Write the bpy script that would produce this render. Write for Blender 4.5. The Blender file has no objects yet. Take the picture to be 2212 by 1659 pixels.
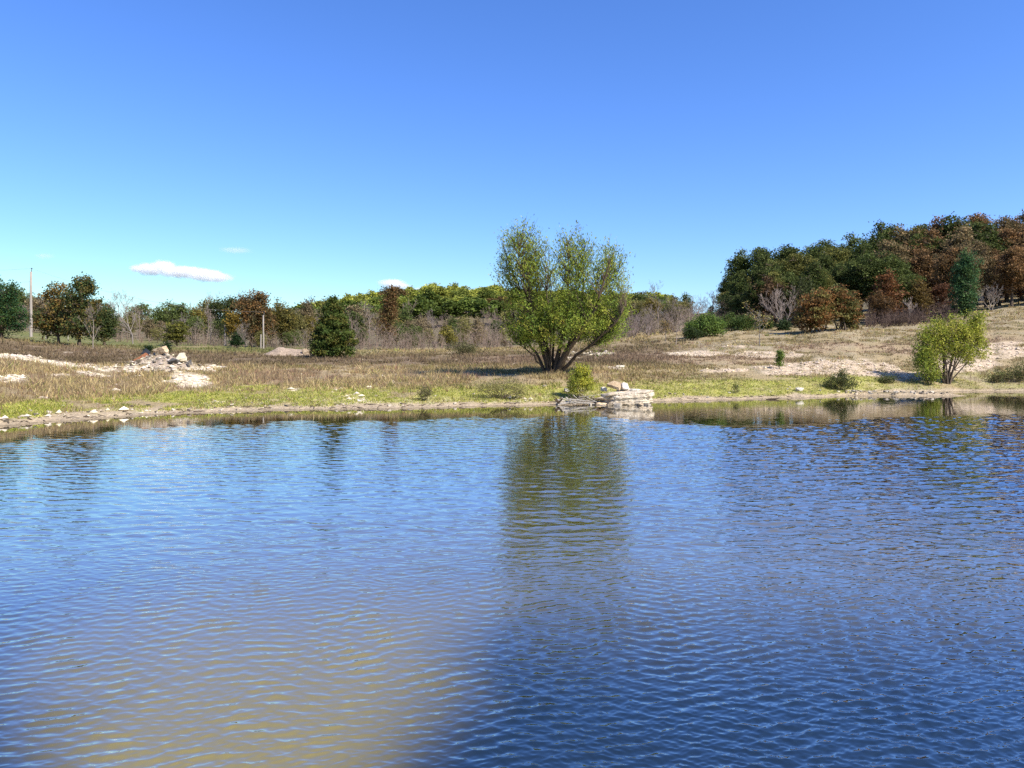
import bpy, bmesh, math
import numpy as np
from mathutils import Vector, Matrix

C = bpy.context.scene.collection
SC = bpy.context.scene
# ------------------------------------------------------------------ camera, sky, sun, exposure
EYE, HOR, CU, F = 2.5, 770.0, 1106.0, 1580.0          # eye height above water; image scale of a 2212-wide picture
cam = bpy.data.cameras.new('camera'); camo = bpy.data.objects.new('camera', cam); C.objects.link(camo)
camo.location = (0, 0, EYE); camo.rotation_euler = (math.pi / 2, 0, 0)
cam.sensor_width = 36.0; cam.lens = F / 2212 * 36.0; cam.shift_y = -(829.5 - HOR) / 2212
cam.clip_start = 0.1; cam.clip_end = 20000
SC.camera = camo

SUN = Vector((0.56, -0.44, 0.70)).normalized()
world = bpy.data.worlds.new('World'); SC.world = world; world.use_nodes = True
wn = world.node_tree; wn.nodes.clear()
sky = wn.nodes.new('ShaderNodeTexSky'); sky.sky_type = 'NISHITA'; sky.sun_disc = False
sky.sun_elevation = math.asin(SUN.z); sky.sun_rotation = math.atan2(SUN.x, SUN.y)
sky.altitude = 200; sky.air_density = 1.0; sky.dust_density = 0.3; sky.ozone_density = 2.5
hs = wn.nodes.new('ShaderNodeHueSaturation'); hs.inputs['Saturation'].default_value = 1.15
bg = wn.nodes.new('ShaderNodeBackground'); bg.inputs['Strength'].default_value = 0.090
wo = wn.nodes.new('ShaderNodeOutputWorld')
tn = wn.nodes.new('ShaderNodeMix'); tn.data_type = 'RGBA'; tn.blend_type = 'MULTIPLY'; tn.inputs[0].default_value = 1.0; tn.inputs[7].default_value = (0.82, 0.98, 1.42, 1)
wn.links.new(sky.outputs[0], hs.inputs['Color']); wn.links.new(hs.outputs[0], tn.inputs[6]); cap = wn.nodes.new('ShaderNodeVectorMath'); cap.operation = 'MINIMUM'; cap.inputs[1].default_value = (7.5, 7.5, 7.7)
wn.links.new(tn.outputs[2], cap.inputs[0]); wn.links.new(cap.outputs[0], bg.inputs[0]); wn.links.new(bg.outputs[0], wo.inputs[0])

sl = bpy.data.lights.new('sun', 'SUN'); sl.energy = 4.9; sl.angle = math.radians(0.53); sl.color = (1.0, 0.955, 0.88)
so = bpy.data.objects.new('sun', sl); C.objects.link(so); so.rotation_euler = (-SUN).to_track_quat('-Z', 'Y').to_euler()

SC.view_settings.view_transform = 'Standard'; SC.view_settings.look = 'None'
SC.view_settings.exposure = 0.92; SC.view_settings.gamma = 1.0
SC.render.engine = 'CYCLES'
SC.cycles.max_bounces = 6; SC.cycles.diffuse_bounces = 3; SC.cycles.glossy_bounces = 3
SC.cycles.transmission_bounces = 3; SC.cycles.volume_bounces = 6; SC.cycles.transparent_max_bounces = 8
SC.cycles.use_denoising = False

# ------------------------------------------------------------------ small numeric helpers
rng = np.random.default_rng(7)
def _hash(ix, iy, seed):
    h = (ix.astype(np.int64) * 374761393 + iy.astype(np.int64) * 668265263 + seed * 974634777) & 0xffffffff
    h = ((h ^ (h >> 13)) * 1274126177) & 0xffffffff
    return ((h ^ (h >> 16)) & 0xffff) / 65535.0
def vnoise(x, y, seed=0):
    x = np.asarray(x, float); y = np.asarray(y, float)
    ix = np.floor(x); iy = np.floor(y); fx = x - ix; fy = y - iy
    fx = fx * fx * (3 - 2 * fx); fy = fy * fy * (3 - 2 * fy)
    a = _hash(ix, iy, seed); b = _hash(ix + 1, iy, seed); c = _hash(ix, iy + 1, seed); d = _hash(ix + 1, iy + 1, seed)
    return (a * (1 - fx) + b * fx) * (1 - fy) + (c * (1 - fx) + d * fx) * fy
def fbm(x, y, seed=0, octv=4):
    t = 0; a = 0.5; n = 0
    for k in range(octv):
        t = t + a * vnoise(np.asarray(x) * 2 ** k, np.asarray(y) * 2 ** k, seed + k * 17); n += a; a *= 0.55
    return t / n
def sst(e0, e1, x):
    t = np.clip((np.asarray(x, float) - e0) / (e1 - e0), 0, 1); return t * t * (3 - 2 * t)
def gsmooth(A, sig, axis):
    r = int(sig * 3) + 1; k = np.exp(-0.5 * (np.arange(-r, r + 1) / sig) ** 2); k /= k.sum()
    pad = [(0, 0)] * A.ndim; pad[axis] = (r, r); B = np.pad(A, pad, mode='edge')
    return np.apply_along_axis(lambda m: np.convolve(m, k, 'valid'), axis, B)

def mk(name, V, Fc, col=None, mat=None, smooth=False):
    V = np.ascontiguousarray(V, np.float32); Fc = np.ascontiguousarray(Fc, np.int32); m, k = Fc.shape
    me = bpy.data.meshes.new(name)
    me.vertices.add(len(V)); me.vertices.foreach_set('co', V.ravel())
    me.loops.add(m * k); me.loops.foreach_set('vertex_index', Fc.ravel())
    me.polygons.add(m); me.polygons.foreach_set('loop_start', np.arange(0, m * k, k, dtype=np.int32))
    me.update(calc_edges=True)
    me.polygons.foreach_set('use_smooth', np.full(m, smooth, bool))
    if col is not None:
        at = me.color_attributes.new('col', 'FLOAT_COLOR', 'POINT')
        c4 = np.ones((len(V), 4), np.float32); c4[:, :3] = col; at.data.foreach_set('color', c4.ravel())
    if mat: me.materials.append(mat)
    return me
def ob(name, me, parent=None, loc=None):
    o = bpy.data.objects.new(name, me); C.objects.link(o)
    if parent: o.parent = parent
    if loc is not None: o.location = loc
    return o
def tag(o, label, cat, group=None, kind=None):
    o['label'] = label; o['category'] = cat
    if group: o['group'] = group
    if kind: o['kind'] = kind
    return o
def thing(name, label, cat, loc, rz=0, group=None, sc=1.0):
    o = bpy.data.objects.new(name, None); C.objects.link(o); o.location = loc; o.rotation_euler = (0, 0, rz)
    o.scale = (sc, sc, sc) if np.isscalar(sc) else sc
    o.empty_display_size = 0.3
    return tag(o, label, cat, group)

# ------------------------------------------------------------------ materials
def newmat(name):
    m = bpy.data.materials.new(name); m.use_nodes = True; nt = m.node_tree; nt.nodes.clear()
    return m, nt, nt.nodes.new('ShaderNodeOutputMaterial')
def N(nt, t, **kw):
    n = nt.nodes.new(t)
    for k, v in kw.items():
        if k in n.inputs: n.inputs[k].default_value = v
        else: setattr(n, k, v)
    return n
def mixc(nt, a, b, fac, mode='MIX'):
    n = nt.nodes.new('ShaderNodeMix'); n.data_type = 'RGBA'; n.blend_type = mode
    for s, v in ((6, a), (7, b), (0, fac)):
        if hasattr(v, 'is_linked'): nt.links.new(v, n.inputs[s])
        else: n.inputs[s].default_value = v
    return n.outputs[2]
def math_(nt, op, a, b=None):
    n = nt.nodes.new('ShaderNodeMath'); n.operation = op
    for i, v in enumerate((a, b)):
        if v is None: continue
        if hasattr(v, 'is_linked'): nt.links.new(v, n.inputs[i])
        else: n.inputs[i].default_value = v
    return n.outputs[0]

def leaf_mat(name, transl=0.3):
    m, nt, out = newmat(name)
    a = N(nt, 'ShaderNodeAttribute', attribute_name='col'); oi = N(nt, 'ShaderNodeObjectInfo')
    c = mixc(nt, a.outputs['Color'], oi.outputs['Color'], 1.0, 'MULTIPLY')
    d = N(nt, 'ShaderNodeBsdfPrincipled', Roughness=0.6); d.inputs['Specular IOR Level'].default_value = 0.10
    t = N(nt, 'ShaderNodeBsdfTranslucent'); mx = N(nt, 'ShaderNodeMixShader', Fac=transl)
    nt.links.new(c, d.inputs['Base Color']); nt.links.new(c, t.inputs['Color'])
    nt.links.new(d.outputs[0], mx.inputs[1]); nt.links.new(t.outputs[0], mx.inputs[2]); nt.links.new(mx.outputs[0], out.inputs[0])
    return m
def bark_mat(name, c1, c2, scale=9):
    m, nt, out = newmat(name)
    tc = N(nt, 'ShaderNodeTexCoord'); mp = N(nt, 'ShaderNodeMapping'); mp.inputs['Scale'].default_value = (1, 1, 0.25)
    nz = N(nt, 'ShaderNodeTexNoise', Scale=scale, Detail=6.0)
    nt.links.new(tc.outputs['Object'], mp.inputs[0]); nt.links.new(mp.outputs[0], nz.inputs['Vector'])
    oi = N(nt, 'ShaderNodeObjectInfo')
    c = mixc(nt, (*c1, 1), (*c2, 1), nz.outputs[0]); c = mixc(nt, c, oi.outputs['Color'], 1.0, 'MULTIPLY')
    p = N(nt, 'ShaderNodeBsdfPrincipled', Roughness=0.9); p.inputs['Specular IOR Level'].default_value = 0.2
    b = N(nt, 'ShaderNodeBump', Strength=0.6, Distance=0.03)
    nt.links.new(nz.outputs[0], b.inputs['Height']); nt.links.new(b.outputs[0], p.inputs['Normal'])
    nt.links.new(c, p.inputs['Base Color']); nt.links.new(p.outputs[0], out.inputs[0])
    return m
def rock_mat(name, c1, c2, c3, scale=3.0, rough=0.9):
    m, nt, out = newmat(name)
    tc = N(nt, 'ShaderNodeTexCoord'); oi = N(nt, 'ShaderNodeObjectInfo')
    nz = N(nt, 'ShaderNodeTexNoise', Scale=scale, Detail=8.0, Roughness=0.65); n2 = N(nt, 'ShaderNodeTexNoise', Scale=scale * 4.1, Detail=4.0)
    for q in (nz, n2): nt.links.new(tc.outputs['Object'], q.inputs['Vector'])
    r = N(nt, 'ShaderNodeValToRGB'); r.color_ramp.elements[0].position = 0.35; r.color_ramp.elements[1].position = 0.62
    r.color_ramp.elements[0].color = (*c1, 1); r.color_ramp.elements[1].color = (*c2, 1); nt.links.new(nz.outputs[0], r.inputs[0])
    r2 = N(nt, 'ShaderNodeValToRGB'); r2.color_ramp.elements[0].position = 0.52; r2.color_ramp.elements[1].position = 0.68
    nt.links.new(n2.outputs[0], r2.inputs[0])
    c = mixc(nt, r.outputs[0], (*c3, 1), r2.outputs[0]); c = mixc(nt, c, oi.outputs['Color'], 1.0, 'MULTIPLY')
    p = N(nt, 'ShaderNodeBsdfPrincipled', Roughness=rough); p.inputs['Specular IOR Level'].default_value = 0.3
    b = N(nt, 'ShaderNodeBump', Strength=0.7, Distance=0.05); nt.links.new(nz.outputs[0], b.inputs['Height'])
    nt.links.new(b.outputs[0], p.inputs['Normal']); nt.links.new(c, p.inputs['Base Color']); nt.links.new(p.outputs[0], out.inputs[0])
    return m
LEAF = leaf_mat('leaf', 0.34); BLADE = leaf_mat('blade', 0.35)
BARK = bark_mat('bark_brown', (0.05, 0.035, 0.025), (0.13, 0.095, 0.065))
BARKD = bark_mat('bark_willow', (0.03, 0.02, 0.013), (0.10, 0.07, 0.045))
BARKG = bark_mat('bark_grey', (0.13, 0.11, 0.10), (0.30, 0.26, 0.23))
WOODG = bark_mat('weathered_wood', (0.22, 0.19, 0.16), (0.50, 0.44, 0.37), 14)
POLEW = bark_mat('pole_wood', (0.20, 0.17, 0.14), (0.36, 0.31, 0.27), 6)
LIME = rock_mat('limestone', (0.30, 0.23, 0.15), (0.56, 0.48, 0.37), (0.20, 0.15, 0.10))
LIMEW = rock_mat('pale_limestone', (0.42, 0.36, 0.28), (0.66, 0.60, 0.50), (0.30, 0.25, 0.19))
LIMET = rock_mat('tan_limestone', (0.34, 0.23, 0.13), (0.62, 0.48, 0.32), (0.22, 0.15, 0.09))
DARKR = rock_mat('dark_stone', (0.06, 0.055, 0.05), (0.16, 0.14, 0.12), (0.10, 0.09, 0.08))
RUST = rock_mat('rusted_steel', (0.15, 0.05, 0.025), (0.25, 0.10, 0.045), (0.10, 0.035, 0.02), 5)
BLACKP = rock_mat('black_plastic', (0.012, 0.013, 0.016), (0.03, 0.032, 0.036), (0.02, 0.02, 0.022), 4, 0.5)

# ------------------------------------------------------------------ terrain: profile (distance, picture row of the 2212-wide picture) along directions
COLS = {
 -900: [(17,1002),(18,970),(22,905),(28,850),(40,790),(60,750),(90,722),(120,715),(200,702),(320,700),(450,690),(750,700)],
 -300: [(22,949),(23.2,925),(26,885),(30,845),(38,800),(45,772),(60,755),(80,735),(115,720),(200,705),(320,700),(450,685),(750,700)],
 0:    [(26,922),(27.2,903),(29.5,876),(33,843),(38,812),(44,780),(47,771),(52,768),(70,748),(88,728),(115,720),(200,705),(320,700),(450,680),(750,700)],
 150:  [(28.6,908),(30,890),(33,868),(37,842),(42,815),(48,794),(52,789),(60,775),(75,757),(95,743),(120,733),(200,715),(320,705),(450,680),(750,700)],
 330:  [(31.2,896),(33,880),(36.5,857),(41,831),(46,808),(50,800),(54,793),(62,777),(78,763),(100,750),(130,740),(200,728),(320,715),(450,690),(750,705)],
 600:  [(34,886),(36,870),(40,848),(46,822),(55,798),(70,778),(90,764),(110,757),(140,751),(200,745),(300,732),(450,706),(520,704),(750,715)],
 900:  [(35.2,882),(37,868),(40.5,849),(46,825),(55,800),(70,780),(90,766),(120,757),(200,745),(300,712),(450,657),(520,655),(750,690)],
 1050: [(36.9,877),(38.5,865),(42,842),(46,820),(52,800),(62,786),(80,770),(105,757),(140,750),(200,742),(300,708),(450,655),(520,655),(750,690)],
 1200: [(37.6,875),(39,863),(41.5,840),(44,818),(46.5,805),(52,794),(60,784),(75,770),(95,757),(130,748),(200,738),(300,712),(450,668),(520,668),(750,690)],
 1500: [(41.3,866),(43.2,851),(47,827),(52,806),(60,786),(70,766),(85,743),(100,725),(112,714),(140,699),(200,692),(300,690),(450,680),(750,690)],
 1800: [(44.8,858),(46.8,845),(50,827),(55,807),(62,782),(70,758),(80,735),(92,716),(105,702),(130,688),(200,665),(300,655),(450,645),(750,660)],
 1880: [(50.0,849),(51.5,842),(53,830),(56,809),(62,781),(70,755),(80,731),(92,711),(105,696),(130,680),(200,655),(300,642),(450,632),(750,650)],
 2050: [(52,846),(53.3,839),(54.8,828),(57.5,806),(62,781),(70,752),(80,727),(90,706),(100,690),(130,668),(200,640),(300,625),(450,615),(750,640)],
 2212: [(52,846),(53.5,837),(56,819),(60,796),(68,758),(78,722),(90,692),(100,670),(115,655),(140,638),(200,610),(300,598),(450,590),(750,620)],
 3100: [(54,843),(56.5,828),(60,805),(66,765),(76,715),(90,670),(110,635),(140,605),(200,580),(300,570),(450,570),(750,600)],
}
US = np.arange(-900, 3101, 5.0); SS = np.arange(-0.8, 3.4, 0.006)
_cu = np.array(sorted(COLS)); _ys = np.array([COLS[k][0][0] for k in _cu])
YSH = gsmooth(np.interp(US, _cu, _ys), 6, 0)
YSH = YSH * (1 + 0.022 * (fbm(US / 55.0, US * 0 + 3.3, 5, 3) - 0.5) + 0.011 * (vnoise(US / 14.0, US * 0, 9) - 0.5))
_tab = []
for k in _cu:
    p = COLS[k]; s = [math.log(a / p[0][0]) for a, b in p]; z = [EYE - (b - HOR) / F * a for a, b in p]
    z[0] = 0.0; g = z[1] / s[1]
    s = [-3.0, -0.35, -0.10] + s; z = [-1.6, -1.0, -0.10 * g * 0.8] + z
    _tab.append(np.interp(SS, s, z))
ZT = np.array([np.interp(US, _cu, np.array(_tab)[:, j]) for j in range(len(SS))]).T
ZT = gsmooth(gsmooth(ZT, 5, 1), 9, 0)
ZT -= ZT[:, [int(np.argmin(abs(SS)))]] * np.exp(-(SS / 0.08) ** 2)[None, :]
def ysh(u): return np.interp(u, US, YSH)
def gz(x, y):
    x = np.asarray(x, float); y = np.asarray(y, float); u = CU + F * x / y; s = np.log(y / ysh(u))
    fu = np.clip((u - US[0]) / 5.0, 0, len(US) - 1.001); fs = np.clip((s - SS[0]) / 0.006, 0, len(SS) - 1.001)
    iu = fu.astype(int); js = fs.astype(int); a = fu - iu; b = fs - js
    z = (ZT[iu, js] * (1 - a) + ZT[iu + 1, js] * a) * (1 - b) + (ZT[iu, js + 1] * (1 - a) + ZT[iu + 1, js + 1] * a) * b
    land = sst(0.0, 0.12, s)
    z = z + land * (0.30 * (fbm(x / 5.0, y / 5.0, 31, 3) - 0.5) + 0.12 * (fbm(x / 0.9, y / 0.9, 77, 3) - 0.5)) + 0.05 * (fbm(x / 0.5, y / 0.5, 13, 2) - 0.5) * sst(-0.03, 0.02, s)
    # low stony spit running out from the shore
    ax, ay = (1800 - CU) / F * 47.6, 47.6; bx, by = (2046 - CU) / F * 47.0, 47.0
    t = np.clip(((x - ax) * (bx - ax) + (y - ay) * (by - ay)) / ((bx - ax) ** 2 + (by - ay) ** 2), 0, 1)
    d = np.hypot(x - ax - t * (bx - ax), y - ay - t * (by - ay))
    spit = (0.30 - 0.10 * t) * np.exp(-(d / 0.85) ** 2) - 0.06 + 0.05 * (vnoise(x / 0.4, y / 0.4, 3) - 0.5)
    # two low piles
    z = np.maximum(z, np.where(d < 2.2, spit, -9.0))
    z = z + 1.05 * np.exp(-(((x + 23.7) / 2.2) ** 2 + ((y - 49.6) / 1.7) ** 2)) * (0.55 + 0.9 * fbm(x / 0.7, y / 0.7, 41, 3))
    z = z + 0.35 * np.exp(-(((x + 20.3) / 1.3) ** 2 + ((y - 45.6) / 1.4) ** 2))
    return z
def GP(u, Y):
    x = (u - CU) / F * Y; return Vector((float(x), float(Y), float(gz(x, Y))))
_YY = np.exp(np.linspace(math.log(15), math.log(500), 3000))
def gv(u, v, ymin=0, ymax=500):
    """ground point seen at picture column u, row v (first one from the shore outward)"""
    Y = _YY[(_YY > max(float(ysh(u)), ymin)) & (_YY < ymax)]
    vv = HOR - (gz((u - CU) / F * Y, Y) - EYE) * F / Y
    k = np.nonzero(vv <= v)[0]; j = k[0] if len(k) else int(np.argmin(vv))
    return GP(u, Y[j])

# ground colours by place (bare soil, gravel, clay, sward)
def ell(u, v, cu, cv, ru, rv, n): 
    d = np.sqrt(((u - cu) / ru) ** 2 + ((v - cv) / rv) ** 2) + (n - 0.5) * 0.9
    return 1 - sst(0.75, 1.1, d)
def stroke(u, v, pts, w, n):
    out = np.zeros_like(u)
    for (a, b, wa), (c, d, wb) in zip(pts[:-1], pts[1:]):
        # picture rows count more than columns on a receding ground
        t = np.clip(((u - a) * (c - a) + (v - b) * (d - b) * 9) / ((c - a) ** 2 + (d - b) ** 2 * 9 + 1e-6), 0, 1)
        du = (u - a - t * (c - a)) / 3.0; dv = v - b - t * (d - b); ww = (wa + t * (wb - wa)) * w
        out = np.maximum(out, 1 - sst(0.7, 1.15, np.hypot(du, dv) / ww + (n - 0.5) * 0.8))
    return out
def zones(x, y, z):
    u = CU + F * x / y; v = HOR - (z - EYE) * F / y; s = np.log(y / ysh(u)); sv = HOR + EYE * F / ysh(u)
    n1 = fbm(x / 1.6, y / 2.2, 101, 4); n2 = fbm(x / 5.5, y / 7.0, 202, 4); n3 = fbm(x / 0.55, y / 0.8, 303, 3)
    up = sv - v                                                   # rows above the shoreline
    near = 1 - sst(70, 110, y)
    left = 1 - sst(1000, 1250, u); right = sst(1380, 1560, u)
    grav = np.zeros_like(u)
    for a in [(15,818,42,11),(405,822,58,15),(345,790,80,16),(440,795,55,7),(280,797,60,8)]: grav = np.maximum(grav, ell(u, v, *a, n1))
    grav = np.maximum(grav, stroke(u, v, [(-300,752,9),(0,770,7.5),(60,776,6.5),(110,786,6),(200,793,6.5),(290,800,8)], 1, n1))
    grav = np.maximum(grav, 0.9 * stroke(u, v, [(120,792,2.5),(165,802,3.5),(225,815,4.5)], 1, n1))
    for a in [(1660,766,90,8),(1500,765,80,6),(1790,795,135,19),(1880,800,85,16),(1700,806,45,6),(1560,800,60,4),(2170,757,70,17),(1960,812,60,10),(2090,790,70,14),(1280,764,60,4),(1220,775,45,4),(1330,795,22,2),(1590,748,40,3)]:
        grav = np.maximum(grav, 0.92 * ell(u, v, *a, n1))
    grav *= sst(0.36, 0.60, n3 + 0.16 * grav)
    grav *= (y < 110)
    speck = sst(0.70, 0.78, n3) * sst(0.48, 0.62, n2) * (up > 4) * (y < 75)
    grav = np.maximum(grav, 0.8 * speck)
    shst = sst(0.50, 0.64, n1 * 0.6 + n2 * 0.4 + 0.055 * ((u > 280) & (u < 1010))) * (1 - sst(22, 34, up)) * sst(0, 6, up) * (1 - sst(1150, 1350, u) * 0.6)
    grav = np.maximum(grav, 0.45 * shst)
    clay = np.zeros_like(u)
    for a in [(1085,778,75,9),(1180,772,40,5),(1400,772,110,10),(1560,778,140,10),(1840,752,190,11),(2000,760,80,10),(2150,735,80,12),(630,815,150,16),(1020,812,40,8)]:
        clay = np.maximum(clay, ell(u, v, *a, n2))
    clay *= (y < 110)
    green = sst(0.36, 0.52, n2 * 0.5 + n1 * 0.5) * sst(3, 9, up) * (1 - sst(34, 56, up))
    for a in [(640,858,90,8),(420,858,110,12),(760,858,70,9),(1120,845,110,14),(980,852,70,9),(60,880,90,16),(1560,848,170,7),(1800,849,70,6),(1240,848,60,10),(560,838,60,6)]:
        green = np.maximum(green, ell(u, v, *a, n1))
    green = np.maximum(green, 0.75 * sst(1380, 1420, u) * (1 - sst(1840, 1950, u)) * (1 - sst(34, 46, up)) * sst(8, 14, up))
    green *= sst(2, 8, up) * (1 - 0.75 * grav) * (u > -900) * (1 - 0.55 * sst(1850, 1950, u)) * (y < 70)
    meadow = sst(80, 98, y) * (1 - sst(180, 230, y)) * (1 - sst(620, 900, u)) * sst(0.30, 0.5, n2 + 0.1)
    pile = np.exp(-(((x + 23.7) / 2.6) ** 2 + ((y - 49.4) / 2.0) ** 2))
    mud = 1 - sst(0.06, 0.23, z + 0.26 * (n1 - 0.5) + 0.10 * (n3 - 0.5))
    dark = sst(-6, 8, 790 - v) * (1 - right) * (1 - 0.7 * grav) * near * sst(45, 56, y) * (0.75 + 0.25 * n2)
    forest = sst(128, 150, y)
    return dict(u=u, v=v, s=s, up=up, n1=n1, n2=n2, n3=n3, grav=grav, clay=clay, green=green, meadow=meadow, mud=mud, pile=pile, dark=dark, right=right, left=left, forest=forest)
def lerp(a, b, t): return a + (np.asarray(b) - a) * t[:, None]
def ground_col(Z):
    c = np.tile(np.array([0.285, 0.215, 0.115]), (len(Z['u']), 1))
    c = lerp(c, [0.31, 0.25, 0.155], Z['right'] * sst(0.35, 0.6, Z['n2']))
    c = lerp(c, [0.165, 0.135, 0.065], sst(0.45, 0.65, Z['n1']) * 0.7)
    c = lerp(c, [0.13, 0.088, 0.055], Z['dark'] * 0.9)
    c = lerp(c, [0.36, 0.25, 0.165], Z['clay'] * 0.6 * sst(.25, .6, Z['n1']))
    c = lerp(c, [0.115, 0.125, 0.035], Z['meadow'] * 0.85)
    c = lerp(c, [0.32, 0.30, 0.075], Z['green'] * 0.85)
    c = lerp(c, [0.60, 0.50, 0.37], Z['grav'] * (0.9 - 0.2 * Z['right']))
    c = lerp(c, [0.47, 0.345, 0.235], Z['grav'] * Z['right'] * 0.7)
    c = lerp(c, [0.30, 0.235, 0.18], sst(0.25, 0.6, Z['pile']) * sst(0.3, 0.55, Z['n3']))
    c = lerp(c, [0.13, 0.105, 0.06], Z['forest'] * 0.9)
    c = lerp(c, [0.40, 0.305, 0.20], Z['mud'] * 0.93)
    wet = 1 - sst(0.0, 0.05, Z['zz'])
    c = lerp(c, [0.20, 0.15, 0.085], wet * 0.8)
    return c * (0.82 + 0.36 * Z['n3'])[:, None]

ug = np.concatenate([np.linspace(-900, -120, 60, endpoint=False), np.linspace(-120, 2340, 500), np.linspace(2340, 3095, 60)[1:]])
sg = np.concatenate([np.linspace(-0.7, -0.12, 12, endpoint=False), np.linspace(-0.12, 0.5, 130, endpoint=False), np.linspace(0.5, 1.3, 110, endpoint=False), np.linspace(1.3, 2.95, 70)])
UU, S2 = np.meshgrid(ug, sg, indexing='ij'); Yg = ysh(UU) * np.exp(S2); Xg = (UU - CU) / F * Yg
x, y = Xg.ravel(), Yg.ravel(); z = gz(x, y)
Z = zones(x, y, z); Z['zz'] = z
nu, ns = UU.shape; idx = np.arange(nu * ns).reshape(nu, ns)
Fq = np.stack([idx[:-1, :-1], idx[1:, :-1], idx[1:, 1:], idx[:-1, 1:]], -1).reshape(-1, 4)
m, nt, out = newmat('ground_soil')
a = N(nt, 'ShaderNodeAttribute', attribute_name='col'); geo = N(nt, 'ShaderNodeNewGeometry')
nz = N(nt, 'ShaderNodeTexNoise', Scale=7.0, Detail=6.0, Roughness=0.7); nt.links.new(geo.outputs['Position'], nz.inputs['Vector'])
vr = N(nt, 'ShaderNodeTexVoronoi', Scale=9.0); nt.links.new(geo.outputs['Position'], vr.inputs['Vector'])
rp = N(nt, 'ShaderNodeMapRange'); rp.inputs[1].default_value = 0.3; rp.inputs[2].default_value = 0.7; rp.inputs[3].default_value = 0.55; rp.inputs[4].default_value = 1.4
nt.links.new(nz.outputs[0], rp.inputs[0]); c = mixc(nt, a.outputs['Color'], rp.outputs[0], 1.0, 'MULTIPLY')
p = N(nt, 'ShaderNodeBsdfPrincipled', Roughness=0.95); p.inputs['Specular IOR Level'].default_value = 0.15
hh = math_(nt, 'ADD', nz.outputs[0], math_(nt, 'MULTIPLY', vr.outputs[0], 0.5))
b = N(nt, 'ShaderNodeBump', Strength=0.8, Distance=0.12); nt.links.new(hh, b.inputs['Height']); nt.links.new(b.outputs[0], p.inputs['Normal'])
nt.links.new(c, p.inputs['Base Color']); nt.links.new(p.outputs[0], out.inputs[0]); GROUND = m
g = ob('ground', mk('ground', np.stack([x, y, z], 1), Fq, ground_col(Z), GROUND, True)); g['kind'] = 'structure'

# the bank the picture is taken from
xb = np.concatenate([np.linspace(-60, 60, 121)]); yb = np.concatenate([np.linspace(-40, 0, 21), np.linspace(0, 3.4, 18)[1:]])
XB, YB = np.meshgrid(xb, yb, indexing='ij'); XB = XB.ravel(); YB = YB.ravel()
ZB = 0.9 * (1 - sst(0.4, 2.6, YB + 0.4 * (fbm(XB / 2, YB / 2, 4, 2) - 0.5))) - 0.25 * sst(1.8, 3.3, YB) + 0.12 * (fbm(XB / 1.5, YB / 1.5, 8, 3) - 0.5)
ii = np.arange(len(XB)).reshape(len(xb), len(yb))
FB = np.stack([ii[:-1, :-1], ii[1:, :-1], ii[1:, 1:], ii[:-1, 1:]], -1).reshape(-1, 4)
cb = lerp(np.tile([0.20, 0.17, 0.085], (len(XB), 1)), [0.38, 0.30, 0.2], 1 - sst(0.05, 0.3, ZB))
g2 = ob('ground_near_bank', mk('ground_near_bank', np.stack([XB, YB, ZB], 1), FB, cb, GROUND, True)); g2['kind'] = 'structure'

# ------------------------------------------------------------------ pond water
urow = np.concatenate([np.linspace(-3000, -900, 8, endpoint=False), np.linspace(-900, -70, 50, endpoint=False), np.linspace(-70, 2282, 640), np.linspace(2282, 3100, 50)[1:], np.linspace(3100, 5200, 9)[1:]])
yrow = np.concatenate([np.linspace(1.8, 3.6, 14, endpoint=False), EYE * 731.4 / np.linspace(EYE * 731.4 / 3.6, EYE * 731.4 / 12.5, 340, endpoint=False), np.linspace(12.5, 42, 350, endpoint=False), np.linspace(42, 60, 40)])
UW, YW = np.meshgrid(urow, yrow, indexing='ij'); XW = (np.clip(UW, -900, 3100) - CU) / F * YW + (UW - np.clip(UW, -900, 3100)) / 300.0; XW = XW.ravel(); YW = YW.ravel()
ii = np.arange(len(XW)).reshape(len(urow), len(yrow)); FW = np.stack([ii[:-1, :-1], ii[1:, :-1], ii[1:, 1:], ii[:-1, 1:]], -1).reshape(-1, 4)
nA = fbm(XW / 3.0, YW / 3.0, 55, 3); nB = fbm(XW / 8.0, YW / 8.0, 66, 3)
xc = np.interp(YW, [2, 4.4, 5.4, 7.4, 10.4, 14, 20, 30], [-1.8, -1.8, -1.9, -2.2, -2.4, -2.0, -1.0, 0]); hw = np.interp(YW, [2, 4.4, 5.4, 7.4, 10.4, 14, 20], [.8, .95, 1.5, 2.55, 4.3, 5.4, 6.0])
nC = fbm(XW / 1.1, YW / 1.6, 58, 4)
olive_mask = (1 - sst(0.35, 1.5, np.abs(XW - xc) / hw + (nA - 0.5) * .7 + (nC - .5) * .45)) * (1 - 0.2 * sst(5.5, 8.5, YW) - 0.2 * sst(9, 17, YW))  # patch of olive-tan body colour, widening away from the camera
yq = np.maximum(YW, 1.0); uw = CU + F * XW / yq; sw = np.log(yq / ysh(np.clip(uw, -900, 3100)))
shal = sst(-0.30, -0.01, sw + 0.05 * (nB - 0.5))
olive_mask = np.maximum(olive_mask, 0.75 * shal); olive_mask = np.maximum(olive_mask, .68 * sst(5.0, 9.5, YW) * (1 - sst(2.0, 8.0, XW - .25 * YW + 3 * (nB - .5))))  # same olive-tan colour along the shore and over the middle left
calm = 1 - sst(-0.25, -0.18, sw + 0.05 * (nA - 0.5) + .30 * sst(2, 9, XW) + .04 * (fbm(XW / .8, YW / .8, 59, 2) - .5)) * 0.90                        # sheltered strip along the far shore
gust = calm * (0.48 + 0.52 * sst(-3.0, 5.0, XW - 0.12 * YW + 3 * (nB - 0.5)) + 0.25 * (nA - 0.5))
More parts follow.
